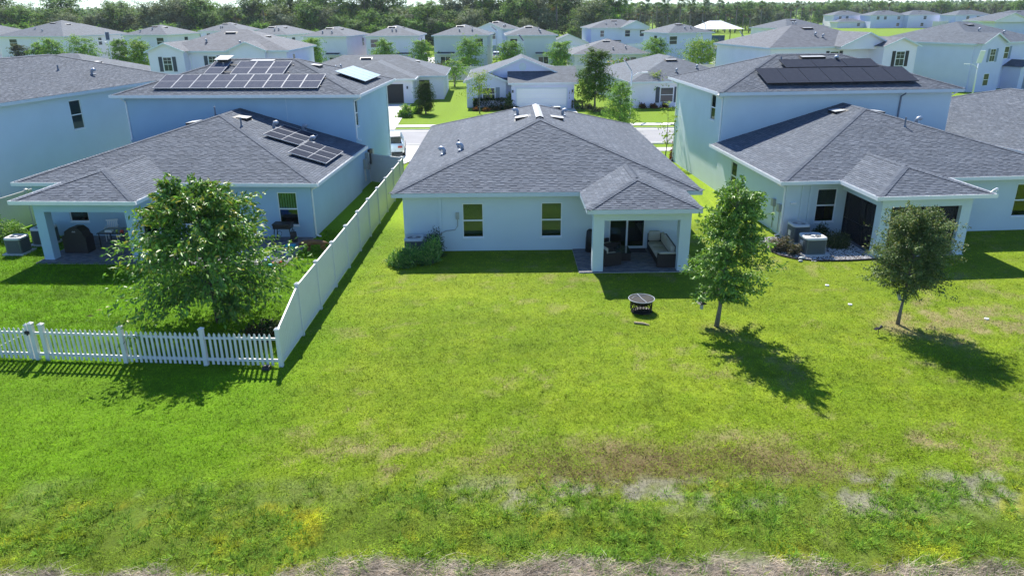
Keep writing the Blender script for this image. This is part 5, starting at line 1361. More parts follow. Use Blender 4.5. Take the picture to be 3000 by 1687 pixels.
e = MB(); e.tube([(x,y,.04) for x,y in pts[:-1]],.035,6); eo = tag(e.build('bed_edging', M['rubber']), 'curved black plastic edging around the gravel bed', 'edging'); eo.location = HR.location; eo.rotation_euler.z = HR.rotation_euler.z
for x,y,s,lb in ((-.05,-2.95,.14,'large pale rock at the front of the gravel bed'),(-.25,-3.25,.09,'smaller pale rock just outside the gravel bed'),(1.35,-2.85,.1,'brown rock in front of the sunlit air conditioner')):
    mb = MB(); mb.lathe([(s*.8,0),(s,s*.35),(s*.7,s*.7),(s*.25,s*.85),(0,s*.86)],9,sx=1.2,sy=.8); tag(mb.build('rock', M['conduit'] if 'brown' not in lb else M['bark_p']), lb, 'rock').location = on(HR,x,y,.01)
# ------------------------------------------------------------------ vegetation
def leaf_mesh(name, P, D, Nn, L, W, C, m, parent):
    n = len(P)
    D = D/np.linalg.norm(D,axis=1,keepdims=True)
    S = np.cross(D,Nn); S /= (np.linalg.norm(S,axis=1,keepdims=True)+1e-9)
    Nn = np.cross(S,D)
    L = L[:,None]; W = W[:,None]
    V = np.empty((n,4,3))
    V[:,0] = P; V[:,2] = P+D*L-Nn*L*.12
    V[:,1] = P+D*L*.45+S*W*.5+Nn*L*.07; V[:,3] = P+D*L*.45-S*W*.5+Nn*L*.07
    i = np.arange(n)*4
    T = np.concatenate([np.stack([i,i+1,i+2],1),np.stack([i,i+2,i+3],1)])
    return np_mesh(name, V.reshape(-1,3), T, m, parent, np.repeat(C,4,0))
def leaf_dirs(r, n, outward, droop):
    D = r.normal(0,1,(n,3))*.75+outward*.9; D[:,2] -= droop
    N_ = r.normal(0,1,(n,3))*.55; N_[:,2] += 1.0
    return D, N_
def pal_pick(r, pal, n):
    cs = np.array([p[0] for p in pal]); w = np.array([p[1] for p in pal]); w = w/w.sum()
    return cs[r.choice(len(pal),n,p=w)]*r.uniform(.75,1.3,(n,1))
def tree(name, label, loc, h, zc, rad, nb, nl, ll, pal, tr, leafm='leaf', bark='bark', seed=1, group=None, droop=.5, lw=.45, up=.35, spread=.16, lean=(0,0), cat='tree', multi=1, tips=None, clip=None):
    r = np.random.default_rng(seed)
    t = thing(name, label, cat, loc, 0, group)
    tb = MB()
    nodes = []
    k = 7; pts = []
    for i in range(k):
        f = i/(k-1); pts.append((lean[0]*f+r.normal(0,.012*h)*min(1,f*3)*.6, lean[1]*f+r.normal(0,.012*h)*min(1,f*3)*.6, h*.93*f))
    for q in range(multi):
        pp = pts if multi == 1 else [(x*(1)+math.cos(q*2.4)*z*.16,y+math.sin(q*2.4)*z*.16,z) for x,y,z in pts]
        tb.tube(pp, [tr*(1.25 if i == 0 else 1)*(1-.85*i/(k-1)) for i in range(k)], 8)
    P, O, tipf = [], [], []
    ga = r.uniform(0,6)
    for b in range(nb):
        f = (b+.5)/nb; z = zc+(h*.93-zc)*f**.9
        tt = (z-zc)/(h-zc)
        az = ga+b*2.39996+r.normal(0,.25)
        R_ = rad(tt)*r.uniform(.72,1.15)
        fz = z/(h*.93); i = min(int(fz*(k-1)),k-2); ff = fz*(k-1)-i
        base = np.array(pts[i])*(1-ff)+np.array(pts[i+1])*ff
        el = up*r.uniform(.3,1.5)*(.4+tt)
        dirv = np.array([math.cos(az)*math.cos(el),math.sin(az)*math.cos(el),math.sin(el)])
        e1 = base+dirv*R_*.5+np.array([0,0,.06*R_]); e2 = base+dirv*R_+np.array([0,0,-.12*R_*droop])
        rb = tr*.38*(1-.6*tt)
        tb.tube([base-dirv*.01,e1,e2],[rb,rb*.6,rb*.2],5,cap=False)
        m = max(4,int(nl/nb*(.5+R_/rad(.4)*.5)))
        u = r.uniform(.28,1.05,m)**.85
        cen = np.where((u<.5)[:,None], base+(e1-base)*(u/.5)[:,None], e1+(e2-e1)*((u-.5)/.5)[:,None])
        # leaves gather into a few twigs along the limb
        nt = 5+int(R_*3); tw = r.normal(0,1,(nt,3))*spread*(R_+.35); tw[:,2] *= .6
        pick = r.integers(0,nt,m)
        p = cen+tw[pick]*(.4+u)[:,None]+r.normal(0,1,(m,3))*spread*.38*(R_*.5+.4)
        P.append(p); O.append(dirv[None]*np.ones((m,1))*.7+(tw[pick]/(np.linalg.norm(tw[pick],axis=1,keepdims=True)+1e-6))*.6); tipf.append(u)
    P = np.concatenate(P); O = np.concatenate(O); tipf = np.concatenate(tipf); n = len(P)
    P[:,2] = np.maximum(P[:,2],.12)
    if clip is not None:
        kp = P[:,0] < clip; P, O, tipf = P[kp], O[kp], tipf[kp]; n = len(P)
    D, N_ = leaf_dirs(r,n,O,droop)
    if leafm == 'leaf_far':
        ctr = np.array([lean[0]*.6,lean[1]*.6,zc+(h-zc)*.35]); oo = P-ctr; oo /= (np.linalg.norm(oo,axis=1,keepdims=True)+1e-6)
        N_ = oo*1.1+np.array([0,0,.45])+r.normal(0,.35,(n,3)); D = np.cross(N_,r.normal(0,1,(n,3)))
    C = pal_pick(r,pal,n)
    if tips is not None:
        w = (r.random(n) < (tipf-.75)*1.3*((P[:,2]-zc)/(h-zc)).clip(.2,1))[:,None]; C = np.where(w, np.array(tips)[None]*r.uniform(.8,1.25,(n,1)), C)
    tb.build('trunk', M[bark], t, True)
    leaf_mesh('crown', P, D, N_, ll*r.uniform(.65,1.3,n), ll*lw*r.uniform(.75,1.2,n), C, M[leafm], t)
    return t
def bush(name, label, loc, rx, ry, rz, n, ll, pal, leafm='leaf_m', seed=3, group=None, cat='shrub', lw=.45, droop=.0, lumps=14, box=False, flowers=None):
    r = np.random.default_rng(seed)
    t = thing(name, label, cat, loc, 0, group)
    cen = r.normal(0,1,(lumps,3)); cen /= np.linalg.norm(cen,axis=1,keepdims=True); cen *= r.uniform(.35,.95,(lumps,1))**.6
    cen[:,2] = np.abs(cen[:,2])*.9
    pick = r.integers(0,lumps,n)
    q = r.normal(0,1,(n,3)); q /= np.linalg.norm(q,axis=1,keepdims=True)
    p = cen[pick]*.72+q*r.uniform(.12,.42,(n,1))
    if box: p = r.uniform(-1,1,(n,3)); ax = r.integers(0,3,n); p[np.arange(n),ax] = np.sign(p[np.arange(n),ax])*r.uniform(.85,1.02,n); p[:,2] = np.abs(p[:,2])
    O = p.copy(); P = p*np.array([rx,ry,rz]); P[:,2] = np.maximum(P[:,2]+.02,.02)
    D, N_ = leaf_dirs(r,n,O,droop); C = pal_pick(r,pal,n)
    if flowers is not None:
        w = r.random(n) < flowers[1]; C[w] = np.array(flowers[0])
    st = MB()
    for k in range(7):
        e = cen[k%lumps]*np.array([rx,ry,rz])*.7; st.tube([(e[0]*.1,e[1]*.1,0),(e[0]*.5,e[1]*.5,e[2]*.5+.05),tuple(e)],[.02,.015,.006],5)
    st.build('stem', M['bark'], t)
    leaf_mesh('foliage', P, D, N_, ll*r.uniform(.6,1.3,n), ll*lw*r.uniform(.8,1.2,n), C, M[leafm], t)
    return t
G_ = lambda *c: c
GLOSSY = [((0.120,0.251,0.043),5),((0.163,0.329,0.049),4),((0.230,0.406,0.061),2),((0.076,0.163,0.036),3)]
ELM = [((0.138,0.277,0.052),5),((0.197,0.359,0.060),4),((0.277,0.439,0.079),2),((0.088,0.174,0.036),2)]
OAK = [((0.103,0.172,0.056),5),((0.151,0.228,0.074),4),((0.216,0.281,0.098),1.4),((0.061,0.103,0.034),3)]
YEL = [((0.224,0.344,0.033),4),((0.314,0.404,0.045),3),((0.135,0.239,0.030),2)]
MID = [((0.163,0.325,0.055),4),((0.239,0.413,0.070),3),((0.112,0.226,0.045),3),((0.325,0.500,0.089),1)]
GREY = [((0.111,0.137,0.081),4),((0.143,0.169,0.104),3),((0.072,0.094,0.055),3)]
DARKG = [((.020,.050,.012),5),((.030,.068,.014),4),((.045,.090,.018),1)]
FERN = [((0.159,0.348,0.083),4),((0.254,0.474,0.095),3),((0.334,0.474,0.190),2),((0.095,0.207,0.062),3)]
# three garden trees
tree('garden_tree', 'broad glossy leaved tree standing inside the picket fence', (-10.45,24.25,0), 5.05, .75, lambda t: (2.75 if t < .35 else 2.75-(t-.35)*3.5)*(.75+.25*min(1,t*6)), 54, 21000, .20, GLOSSY, .085, seed=21, droop=.55, lw=.42, up=.33, spread=.11, tips=(.30,.31,.05), bark='bark_d', multi=1, lean=(-.25,.1), clip=2.9)
tree('garden_tree', 'slim upright tree with pale trunk between the middle and right houses', (7.1,23.55,0), 5.05, .95, lambda t: 1.22*(1-.72*max(0,t-.25))*(.55+.45*min(1,t*4)), 50, 19000, .13, ELM, .075, seed=33, droop=.5, lw=.45, up=.45, spread=.13, lean=(.25,-.1))
tree('garden_tree', 'small dense oak like tree on the right lawn', (13.42,23.6,0), 4.0, 1.15, lambda t: 1.22*math.sqrt(max(.06,1-((t-.36)/.68)**2)), 70, 34000, .08, OAK, .06, leafm='leaf_m', seed=44, droop=.1, lw=.5, up=.55, spread=.13, lean=(.12,0), tips=(.20,.20,.07))
# planting round the houses
bush('shrub', 'wide silvery green shrub in front of the middle house air conditioner', on(HC,.95,-1.5), 1.05, .55, .9, 3200, .17, FERN, seed=5, lw=.28, droop=-.9, lumps=22)
bush('shrub', 'upright bright green shrub right of the middle air conditioner', on(HC,1.85,-1.3), .6, .5, 1.35, 2000, .17, FERN, seed=6, lw=.28, droop=-.9)
bush('shrub', 'dark green shrub in shade against the middle house wall', on(HC,1.95,-.1), .7, .4, 1.45, 2200, .11, DARKG+[((.06,.11,.03),2)], seed=7, lw=.3)
PK = [((.10,.115,.060),4),((.17,.14,.10),3),((.06,.075,.035),3),((.26,.20,.17),1)]
bush('shrub', 'pinkish variegated shrub left of the air conditioners at the right house', on(HR,-.45,-1.55), .62, .6, .85, 2200, .095, PK, seed=8)
bush('shrub', 'low pinkish shrub nearest the gravel edge of the right house', on(HR,-.1,-2.2), .55, .45, .6, 1500, .09, PK, seed=9)
bush('shrub', 'dark shrub under the right house window in shade', on(HR,2.05,-.35), .75, .5, .95, 2000, .09, DARKG, seed=10)
bush('shrub', 'green and cream leaved shrub right of the sunlit air conditioner', on(HR,2.35,-1.35), .62, .55, .95, 2000, .10, [((.10,.13,.035),4),((.17,.18,.06),2),((.055,.08,.025),4)], seed=12)
bush('shrub', 'leafy shrub at the left edge beside the tan fence', (-24.6,34.8,0), 1.0, .8, 1.3, 2200, .12, MID, seed=13)
bush('shrub', 'low dark plants between the glossy tree and the tall fence', (-8.35,22.9,0), .8, .75, .75, 1500, .13, DARKG+[((.10,.06,.03),3)], seed=14)
# across the street
ld = dict(leafm='leaf_far')
tree('cypress', 'trimmed dark egg shaped cypress on the lawn across the street', (-8.95,79.6,0), 3.3, .2, lambda t: .95*math.sqrt(max(.02,1-((t-.38)/.64)**2)), 80, 9000, .17, [((.030,.070,.014),5),((.045,.095,.018),4),((.075,.140,.025),2)], .08, seed=50, droop=-.3, lw=.35, up=.25, spread=.11, leafm='leaf_far')
bush('shrub', 'bright leafy shrub with pale blooms by the open garage house', (-10.75,77.4,0), 1.05, .9, 1.35, 1500, .28, MID, seed=51, flowers=((.5,.5,.42),.08), **ld)
bush('shrub', 'low green shrub beside the trimmed cypress', (-9.9,79.9,0), .7, .6, .8, 700, .24, MID, seed=52, **ld)
tree('young_tree', 'thin yellow flowering tree in front of the house across the street', (-3.25,79.4,0), 4.5, 1.7, lambda t: 1.5*(1-.5*t), 16, 900, .22, YEL, .06, seed=53, spread=.2, **ld)
bush('hedge', 'dark clipped hedge under the window across the street', (-1.6,83.9,0), 2.4, .45, .95, 1800, .22, DARKG, seed=54, box=True, **ld)
bush('hedge', 'low dark planting in front of the clipped hedge across the street', (-1.2,82.4,0), 2.7, .6, .45, 1500, .2, DARKG+[((.12,.09,.03),3)], seed=55, **ld)
bush('shrub', 'small pale green round shrub left of the white garage door', (-.1,83.3,0), .85, .7, 2.0, 900, .3, [((.13,.2,.06),3),((.2,.25,.1),2),((.07,.12,.03),2)], seed=56, **ld)
bush('shrub', 'orange croton under the thin yellow tree', (-3.7,81.6,0), .45, .4, .5, 350, .2, [((.3,.12,.04),3),((.12,.08,.03),2)], seed=57, **ld)
bush('shrub', 'second orange croton under the thin yellow tree', (-2.6,81.2,0), .45, .4, .5, 350, .2, [((.3,.12,.04),3),((.12,.08,.03),2)], seed=58, **ld)
bush('shrub', 'square clipped grey green bush right of the white garage', (7.3,82.6,0), .55, .5, .8, 600, .18, GREY, seed=59, box=True, **ld)
bush('shrub', 'round grey green bush right of the clipped square bush', (8.5,82.2,0), .7, .6, .8, 600, .18, GREY, seed=60, **ld)
bush('shrub', 'low cream flowering border right of the white garage', (10.0,80.2,0), 1.6, .6, .5, 900, .2, [((.4,.36,.2),2),((.14,.17,.05),3)], seed=61, **ld)
tree('garden_tree', 'dense dark green tree right of the house across the street', (9.2,82.5,0), 6.3, .9, lambda t: 2.5*(1-.62*t)*(.6+.4*min(1,t*5)), 46, 9500, .24, [((.060,.135,.016),5),((.095,.185,.020),4),((.140,.240,.028),2)], .11, seed=62, spread=.15, **ld)
tree('garden_tree', 'leafy tree at the kerb behind the middle roof', (9.6,66.2,0), 4.3, .4, lambda t: 1.9*(1-.7*t), 34, 5000, .2, MID, .07, seed=63, spread=.16, **ld)
tree('young_tree', 'lime green sapling before the shuttered window across the street', (16.2,84.3,0), 3.6, 1.6, lambda t: 1.25*(1-.45*t), 16, 800, .22, YEL, .05, seed=64, spread=.2, **ld)
bush('hedge', 'dark shrub bed below the shuttered window across the street', (16.0,84.0,0), 2.7, .7, .9, 1700, .22, DARKG, seed=65, **ld)
for k, (x, lb) in enumerate(((14.4,'left'),(15.6,'middle'),(16.9,'right'))):
    bush('shrub', f'{lb} of three red leaved shrubs in front of the dark bed', (x,82.6,0), .5, .45, .65, 420, .2, [((.20,.06,.03),3),((.09,.06,.02),2),((.06,.09,.02),1)], seed=66+k, group='red shrubs across the street', **ld)
tree('young_tree', 'nearly bare sapling beside the right house corner', (10.95,52.3,0), 4.4, 1.2, lambda t: .9*(1-.4*t), 9, 260, .2, YEL, .045, seed=70, spread=.16, **ld)
bush('shrub', 'narrow red leaved shrub at the front corner of the right house', (11.75,53.2,0), .35, .35, 1.9, 700, .16, [((.22,.03,.04),3),((.10,.02,.02),3),((.12,.08,.03),1)], seed=71, **ld)
tree('garden_tree', 'pale flowering plumeria like tree by the tan fence', (-7.9,108.5,0), 3.6, 1.0, lambda t: 2.1*(1-.5*t), 20, 1300, .3, MID, .1, seed=72, spread=.18, tips=(.5,.5,.42), multi=3, **ld)
# back garden trees of the third row
BG = [(-74.2,126,6.2,2.1,'round green tree left of the lamp in the far left gardens',MID),(-69.8,127,6.3,2.5,'big round green tree in the far left gardens',MID),(-64.3,128,6.1,1.7,'leaning green tree beside the far left lamp',MID),(-61.2,128,5.8,2.3,'bushy lime green tree left of the shuttered gable',YEL+MID),
      (-77.6,128,5.6,1.7,'loose green tree in front of the cream far left wall',MID),(-81,128,5.5,1.4,'thin grey tree in front of the cream far left wall',GREY),(-33.0,130,6.0,2.0,'tall green tree beside the cream back row house',MID),(-21,130,5.4,1.9,'loose green tree above the yellow shrub',MID),
      (-14.8,129,5.4,2.0,'leaning green tree left of the sage house',MID),(-6.8,128,5.6,2.2,'tall green tree in front of the sage house window',MID),(-.1,129,5.0,2.0,'bright green tree right of the white car',MID),(8.3,128,5.0,1.9,'green tree right of the central sage house',MID),
      (31.8,128,4.9,3.3,'wide lime green garden tree before the blue back row house',YEL+MID),(24.6,130,5.4,2.2,'rounded green tree in front of the blue grey wall',MID)]
for k, (x,y,h,rd,lb,pal) in enumerate(BG):
    tree('garden_tree', lb, (x,y,0), h, .9, (lambda rd: lambda t: rd*math.sqrt(max(.05,1-((t-.35)/.7)**2)))(rd), 30, 4200, .34, pal, .1, leafm='leaf_far', seed=100+k, spread=.17, droop=.3, group='garden trees of the back row')
bush('shrub', 'yellow and red leaved shrub below the big round far left tree', (-68.5,122,0), 3.0, 1.6, 3.0, 1500, .45, YEL+[((.3,.16,.04),1)], seed=130, **ld)
bush('shrub', 'bright yellow green shrub behind the open garage roof', (-22,121,0), 2.6, 1.6, 3.6, 1500, .42, YEL, seed=131, **ld)
bush('shrub', 'grey leaved shrub left of the yellow green shrub', (-25.2,124,0), 1.4, 1.2, 3.4, 800, .35, GREY, seed=132, **ld)
bush('shrub', 'pink flowering shrub by the cream back row house', (-34.6,122,0), 1.9, 1.4, 4.0, 1300, .35, GREY+MID, seed=133, flowers=((.55,.4,.4),.18), **ld)
bush('shrub', 'pink flowering crape myrtle over the tan fence right of centre', (17.3,122,0), 2.3, 1.5, 3.6, 1400, .4, MID+[((.16,.17,.07),3)], seed=134, flowers=((.6,.35,.36),.14), **ld)
bush('shrub', 'grey willow like shrub before the sage house sliding door', (-12.2,131,0), 2.0, 1.4, 2.6, 1000, .4, GREY, seed=135, **ld)
bush('shrub', 'yellow shrub at the foot of the cream back row wall', (-30.5,123,0), 1.4, 1.0, 1.9, 500, .4, YEL, seed=136, **ld)
bush('shrub', 'yellow green shrub beside the driveway with the white car', (-2.6,131,0), 1.0, 1.0, 2.4, 500, .4, YEL, seed=137, **ld)
bush('shrub', 'small bright shrub between two back row houses', (-16.9,124,0), 1.2, 1.0, 2.0, 500, .4, YEL+MID, seed=138, **ld)

# ------------------------------------------------------------------ the wood behind the estate
def palm(name, label, h, seed, group):
    r = np.random.default_rng(seed)
    t = thing(name, label, 'palm', (0,0,0), 0, group)
    tb = MB(); tb.tube([(0,0,0),(.1,0,h*.5),(.05,.1,h-.6)],[.24,.2,.22],7); tb.build('trunk', M['bark_p'], t, True)
    V, T, C = [], [], []
    for k in range(34):
        az = k*2.4+r.normal(0,.2); el = r.uniform(-.75,1.25); L = r.uniform(1.5,2.1)
        o = np.array([.05,.1,h-.6]); d = np.array([math.cos(az)*math.cos(el),math.sin(az)*math.cos(el),math.sin(el)])
        c0 = o+d*L*.5; s = np.cross(d,[0,0,1.0]); s /= np.linalg.norm(s)+1e-6
        dead = el < -.45
        for j in range(7):
            a = (j-3)*.36; dd = d*math.cos(a)+s*math.sin(a); dd[2] -= .25+abs(a)*.15
            q = c0+dd*L*.62; w = np.cross(dd,[.2,.1,1.0]); w = w/(np.linalg.norm(w)+1e-6)*.14
            b = len(V); V += [c0-w*.4,q,c0+dd*L*.3+w,c0+dd*L*.3-w]; T += [(b,b+2,b+1),(b,b+1,b+3)]
            cc = np.array([.17,.13,.07]) if dead else np.array([[.085,.15,.03],[.125,.19,.05],[.055,.10,.03]][r.integers(3)])
            C += [cc*r.uniform(.7,1.35)]*4
    np_mesh('crown', np.array(V), np.array(T), M['leaf_far'], t, np.array(C))
    return t
FP = []
GR = 'trees of the wood behind the estate'
dome = lambda R_: (lambda t: R_*math.sqrt(max(.05,1-((t-.42)/.72)**2)))
oakF = [((0.089,0.182,0.042),5),((0.148,0.266,0.059),4),((0.252,0.384,0.089),2),((0.047,0.101,0.030),4)]
greyF = [((0.154,0.210,0.106),4),((0.224,0.280,0.154),3),((0.084,0.122,0.061),4)]
brtF = [((0.158,0.338,0.045),4),((0.237,0.428,0.057),3),((0.090,0.193,0.033),3)]
spec = [('oak_tree','dark broadleaf tree of the wood behind the estate',10,1.0,4.6,oakF,34),('oak_tree','dark broadleaf tree of the wood behind the estate',11.5,1.2,5.2,oakF,36),
        ('grey_oak_tree','greyish moss hung oak of the wood behind the estate',10,.9,5.6,greyF,36),('grey_oak_tree','greyish moss hung oak of the wood behind the estate',9,.8,5.0,greyF,34),
        ('bright_tree','bright green understorey tree at the edge of the wood',7,.8,3.4,brtF,28),('bright_tree','bright green understorey tree at the edge of the wood',6,.5,3.6,brtF,28),
        ('oak_tree','dark broadleaf tree of the wood behind the estate',12,1.6,4.8,oakF+brtF,34)]
for k, (nm,lb,h,zc,R_,pal,nb) in enumerate(spec):
    FP.append(tree(nm, lb, (0,0,0), h, zc, dome(R_), nb, 8000, .50, pal, .22, leafm='leaf_far', bark='bark', seed=200+k, group=GR, spread=.13, droop=.2, lw=.7, up=.5))
PINE = []
for k in range(2):
    PINE.append(tree('pine_tree', 'tall thin pine rising above the wood', (0,0,0), 14.5, 8.5, lambda t: 2.6*math.sqrt(max(.05,1-((t-.6)/.75)**2)), 15, 2600, .42, oakF, .2, leafm='leaf_far', bark='bark', seed=220+k, group='pines above the wood', spread=.11, droop=-.2, up=.6, lw=.5))
PALM = [palm('cabbage_palm','cabbage palm in the palm wall behind the estate',h,230+k,'palms behind the estate') for k,h in enumerate((8.5,10.0,7.2))]
used = set()
WOOD = []
row_name = 'front'
def plant(proto, x, y, sc, rz):
    o = proto if proto.name not in used else copy_tree(proto)
    WOOD.append((o,row_name))
    used.add(proto.name); o.location = (x,y,0); o.rotation_euler.z = rz; o.scale = (sc,sc,sc*rf.uniform(.92,1.08))
    return o
rf = random.Random(4)
def hx(y): return .72*(y*.935+3.7)+6
# left and centre
for row, (y0, step, smin, smax) in enumerate(((206,5.2,.6,1.0),(222,5.8,.7,1.2),(246,7.4,.75,1.5))):
    x = -hx(y0); row_name = ('front','middle','rear')[row]+' row of the wood'
    while x < 22+row*6:
        y = y0+rf.uniform(-6,6)
        if row == 0: pr = FP[rf.choice([4,5,4,2,3,5,0])]
        elif row == 1: pr = rf.choice([FP[0],FP[2],FP[3],FP[1],FP[6],FP[0],PALM[0],PALM[1]])
        else: pr = rf.choice([FP[0],FP[1],FP[6],FP[2],FP[1]])
        s = rf.uniform(smin,smax)
        plant(pr, x+rf.uniform(-1.5,1.5), y, s, rf.uniform(0,6.28)); x += step*rf.uniform(.75,1.25)
row_name = 'rear of the wood'
for x, y, s in ((-92,240,1.0),(-70,236,1.02),(-57,238,1.0),(-50,232,1.02),(-44,240,.98),(-20,246,.98),(-8,236,1.0),(5,238,1.02),(9,240,.98),(13,236,1.0),(17,241,1.03),(-104,236,1.05),(40,318,.98),(48,322,1.0),(55,319,1.02),(63,322,1.0),(75,326,.95),(82,330,1.0)):
    plant(PINE[rf.randrange(2)], x, y, s*rf.uniform(.92,1.1), rf.uniform(0,6.28))
# right: palm wall
for row, (y0, step) in enumerate(((322,4.6),(334,5.0),(352,7.5))):
    x = 26+row*2; row_name = ('front','middle','rear')[row]+' row of the palm wall'
    while x < 330:
        y = y0+rf.uniform(-4,4)+85*float(sstep(100,135,x))
        pr = rf.choice(PALM) if row < 2 and rf.random() < .8 else rf.choice([FP[0],FP[6],FP[3]])
        sc_ = rf.uniform(.95,1.2) if pr in PALM else rf.uniform(.75,1.0)
        plant(pr, x, y, sc_, rf.uniform(0,6.28)); x += step*rf.uniform(.8,1.25)
def ordinal(k): return f"{k}{'th' if 10 <= k%100 <= 20 else {1:'st',2:'nd',3:'rd'}.get(k%10,'th')}"
KINDS = {'oak_tree':'dark broadleaf trees','grey_oak_tree':'greyish mossy oaks','bright_tree':'bright green trees','pine_tree':'tall thin pines','cabbage_palm':'cabbage palms'}
bins = {}
for o, rn in WOOD: bins.setdefault((o.name.split('.')[0],rn), []).append(o)
for (nm,rn), obs in bins.items():
    obs.sort(key=lambda q: q.location.x/q.location.y)
    for k, o in enumerate(obs): o['label'] = f"{ordinal(k+1)} from the left of the {KINDS[nm]}, {rn}"
# distant wood, one unbroken mass
n = 52000
yy = 265+(rng.random(n)**1.6)*1100; xx = rng.uniform(-1,1,n)*(.74*yy+20)
ok = (xx < 15) | (yy > 372+75*sstep(100,135,xx))
xx, yy = xx[ok], yy[ok]; n = len(xx)
zt = 6.0+4.6*fbm(xx,yy,22,70)+.0062*np.clip(yy-380,0,900)
u = rng.random(n)**.5
zz = zt*(.25+.75*u)
P = np.stack([xx,yy,zz],1)
C = np.array([.10,.165,.07])[None]*rng.uniform(.5,1.55,(n,1))*np.where(fbm(xx,yy,14,71)[:,None]>.52,np.array([1.45,1.3,1.35]),np.array([1,1,1]))
D = rng.normal(0,1,(n,3)); D[:,2] *= .5; N_ = rng.normal(0,.5,(n,3)); N_[:,2] += .8; N_[:,1] -= .4
sz = rng.uniform(1.6,3.4,n)*(1+np.clip(yy-400,0,900)/900)
fo = leaf_mesh('forest', P, D, N_, sz, sz*.8, C, M['leaf_far'], None)
kind(fo,'stuff'); tag(fo,'distant wood stretching to the horizon','forest')
# ------------------------------------------------------------------ street lamps with solar panels
def street_lamp(label, x, y, h, face_a, arm_a, tilt=.75):
    t = thing('street_lamp', label, 'street lamp', (x,y,0), 0)
    MB().tube([(0,0,0),(0,0,h*.5),(0,0,h-.9)],[.1,.075,.06],10).build('pole', M['pole'], t, True)
    MB().tube([(0,0,0),(0,0,.08)],[.17,.15],10).build('base', M['concrete'], t)
    ca, sa = math.cos(arm_a), math.sin(arm_a)
    pts = [(ca*r_,sa*r_,h-1.6+z_) for r_,z_ in ((0,0),(.25,.32),(.6,.55),(1.0,.6))]
    MB().tube(pts,[.045,.04,.035,.03],7).build('arm', M['pole'], t, True)
    mb = MB(); A = Vector((ca,sa,.05)); B = Vector((-sa,ca,0)); mb.axb((ca*1.0,sa*1.0,h-1.0),A,B,(0,0,1),(0,.6),(-.12,.12),(-.05,.04)); mb.build('lamp_head', M['white_pl'], t)
    up = Vector((math.cos(face_a)*math.cos(tilt),math.sin(face_a)*math.cos(tilt),math.sin(tilt)))   # long axis of the panel
    sd = up.cross(Vector((0,0,1))).normalized(); n = sd.cross(up)
    if n.z < 0: n = -n
    o = Vector((0,0,h-.95))
    MB().axb(o,up,sd,n,(.05,1.5),(-.3,.3),(0,.06)).build('panel_frame', M['pole'], t)
    q = [o+up*a+sd*b+n*.066 for a,b in ((.1,-.26),(1.45,-.26),(1.45,.26),(.1,.26))]
    MB().add(q,[(0,1,2,3)],0,None,[[(0,0),(1.35,0),(1.35,.52),(0,.52)]]).build('solar_panel', M['solar_b'], t)
    return t
street_lamp('white solar street lamp right of the house across the street', 11.95, 75.4, 5.35, 2.9, 0.05, .95)
street_lamp('white solar street lamp in front of the arched entry house at right', 54.2, 89.0, 4.9, -1.55, 3.1, 1.3)
street_lamp('white solar street lamp between the garden trees right of centre', 39.2, 130, 6.2, 2.6, .3, .9)
street_lamp('white solar street lamp beside the driveway of the light blue house', -2.55, 150, 7.2, 2.6, 3.2, .6)
street_lamp('white solar street lamp before the central sage wall', 2.3, 131, 6.0, 2.5, 3.0, .8)
street_lamp('white solar street lamp among the far left garden trees', -64.9, 126, 6.9, 2.0, 3.1, 1.0)
street_lamp('street lamp whose tilted panel shows over the big left roof', -46.3, 78.5, 5.1, 2.9, 3.0, .55)
street_lamp('street lamp tilted behind the shuttered left house roof', -34.6, 123, 6.4, 2.8, 3.0, .6)
street_lamp('far street lamp left of the white shade canopy', 51.2, 205, 6.6, 2.6, .2, .9)
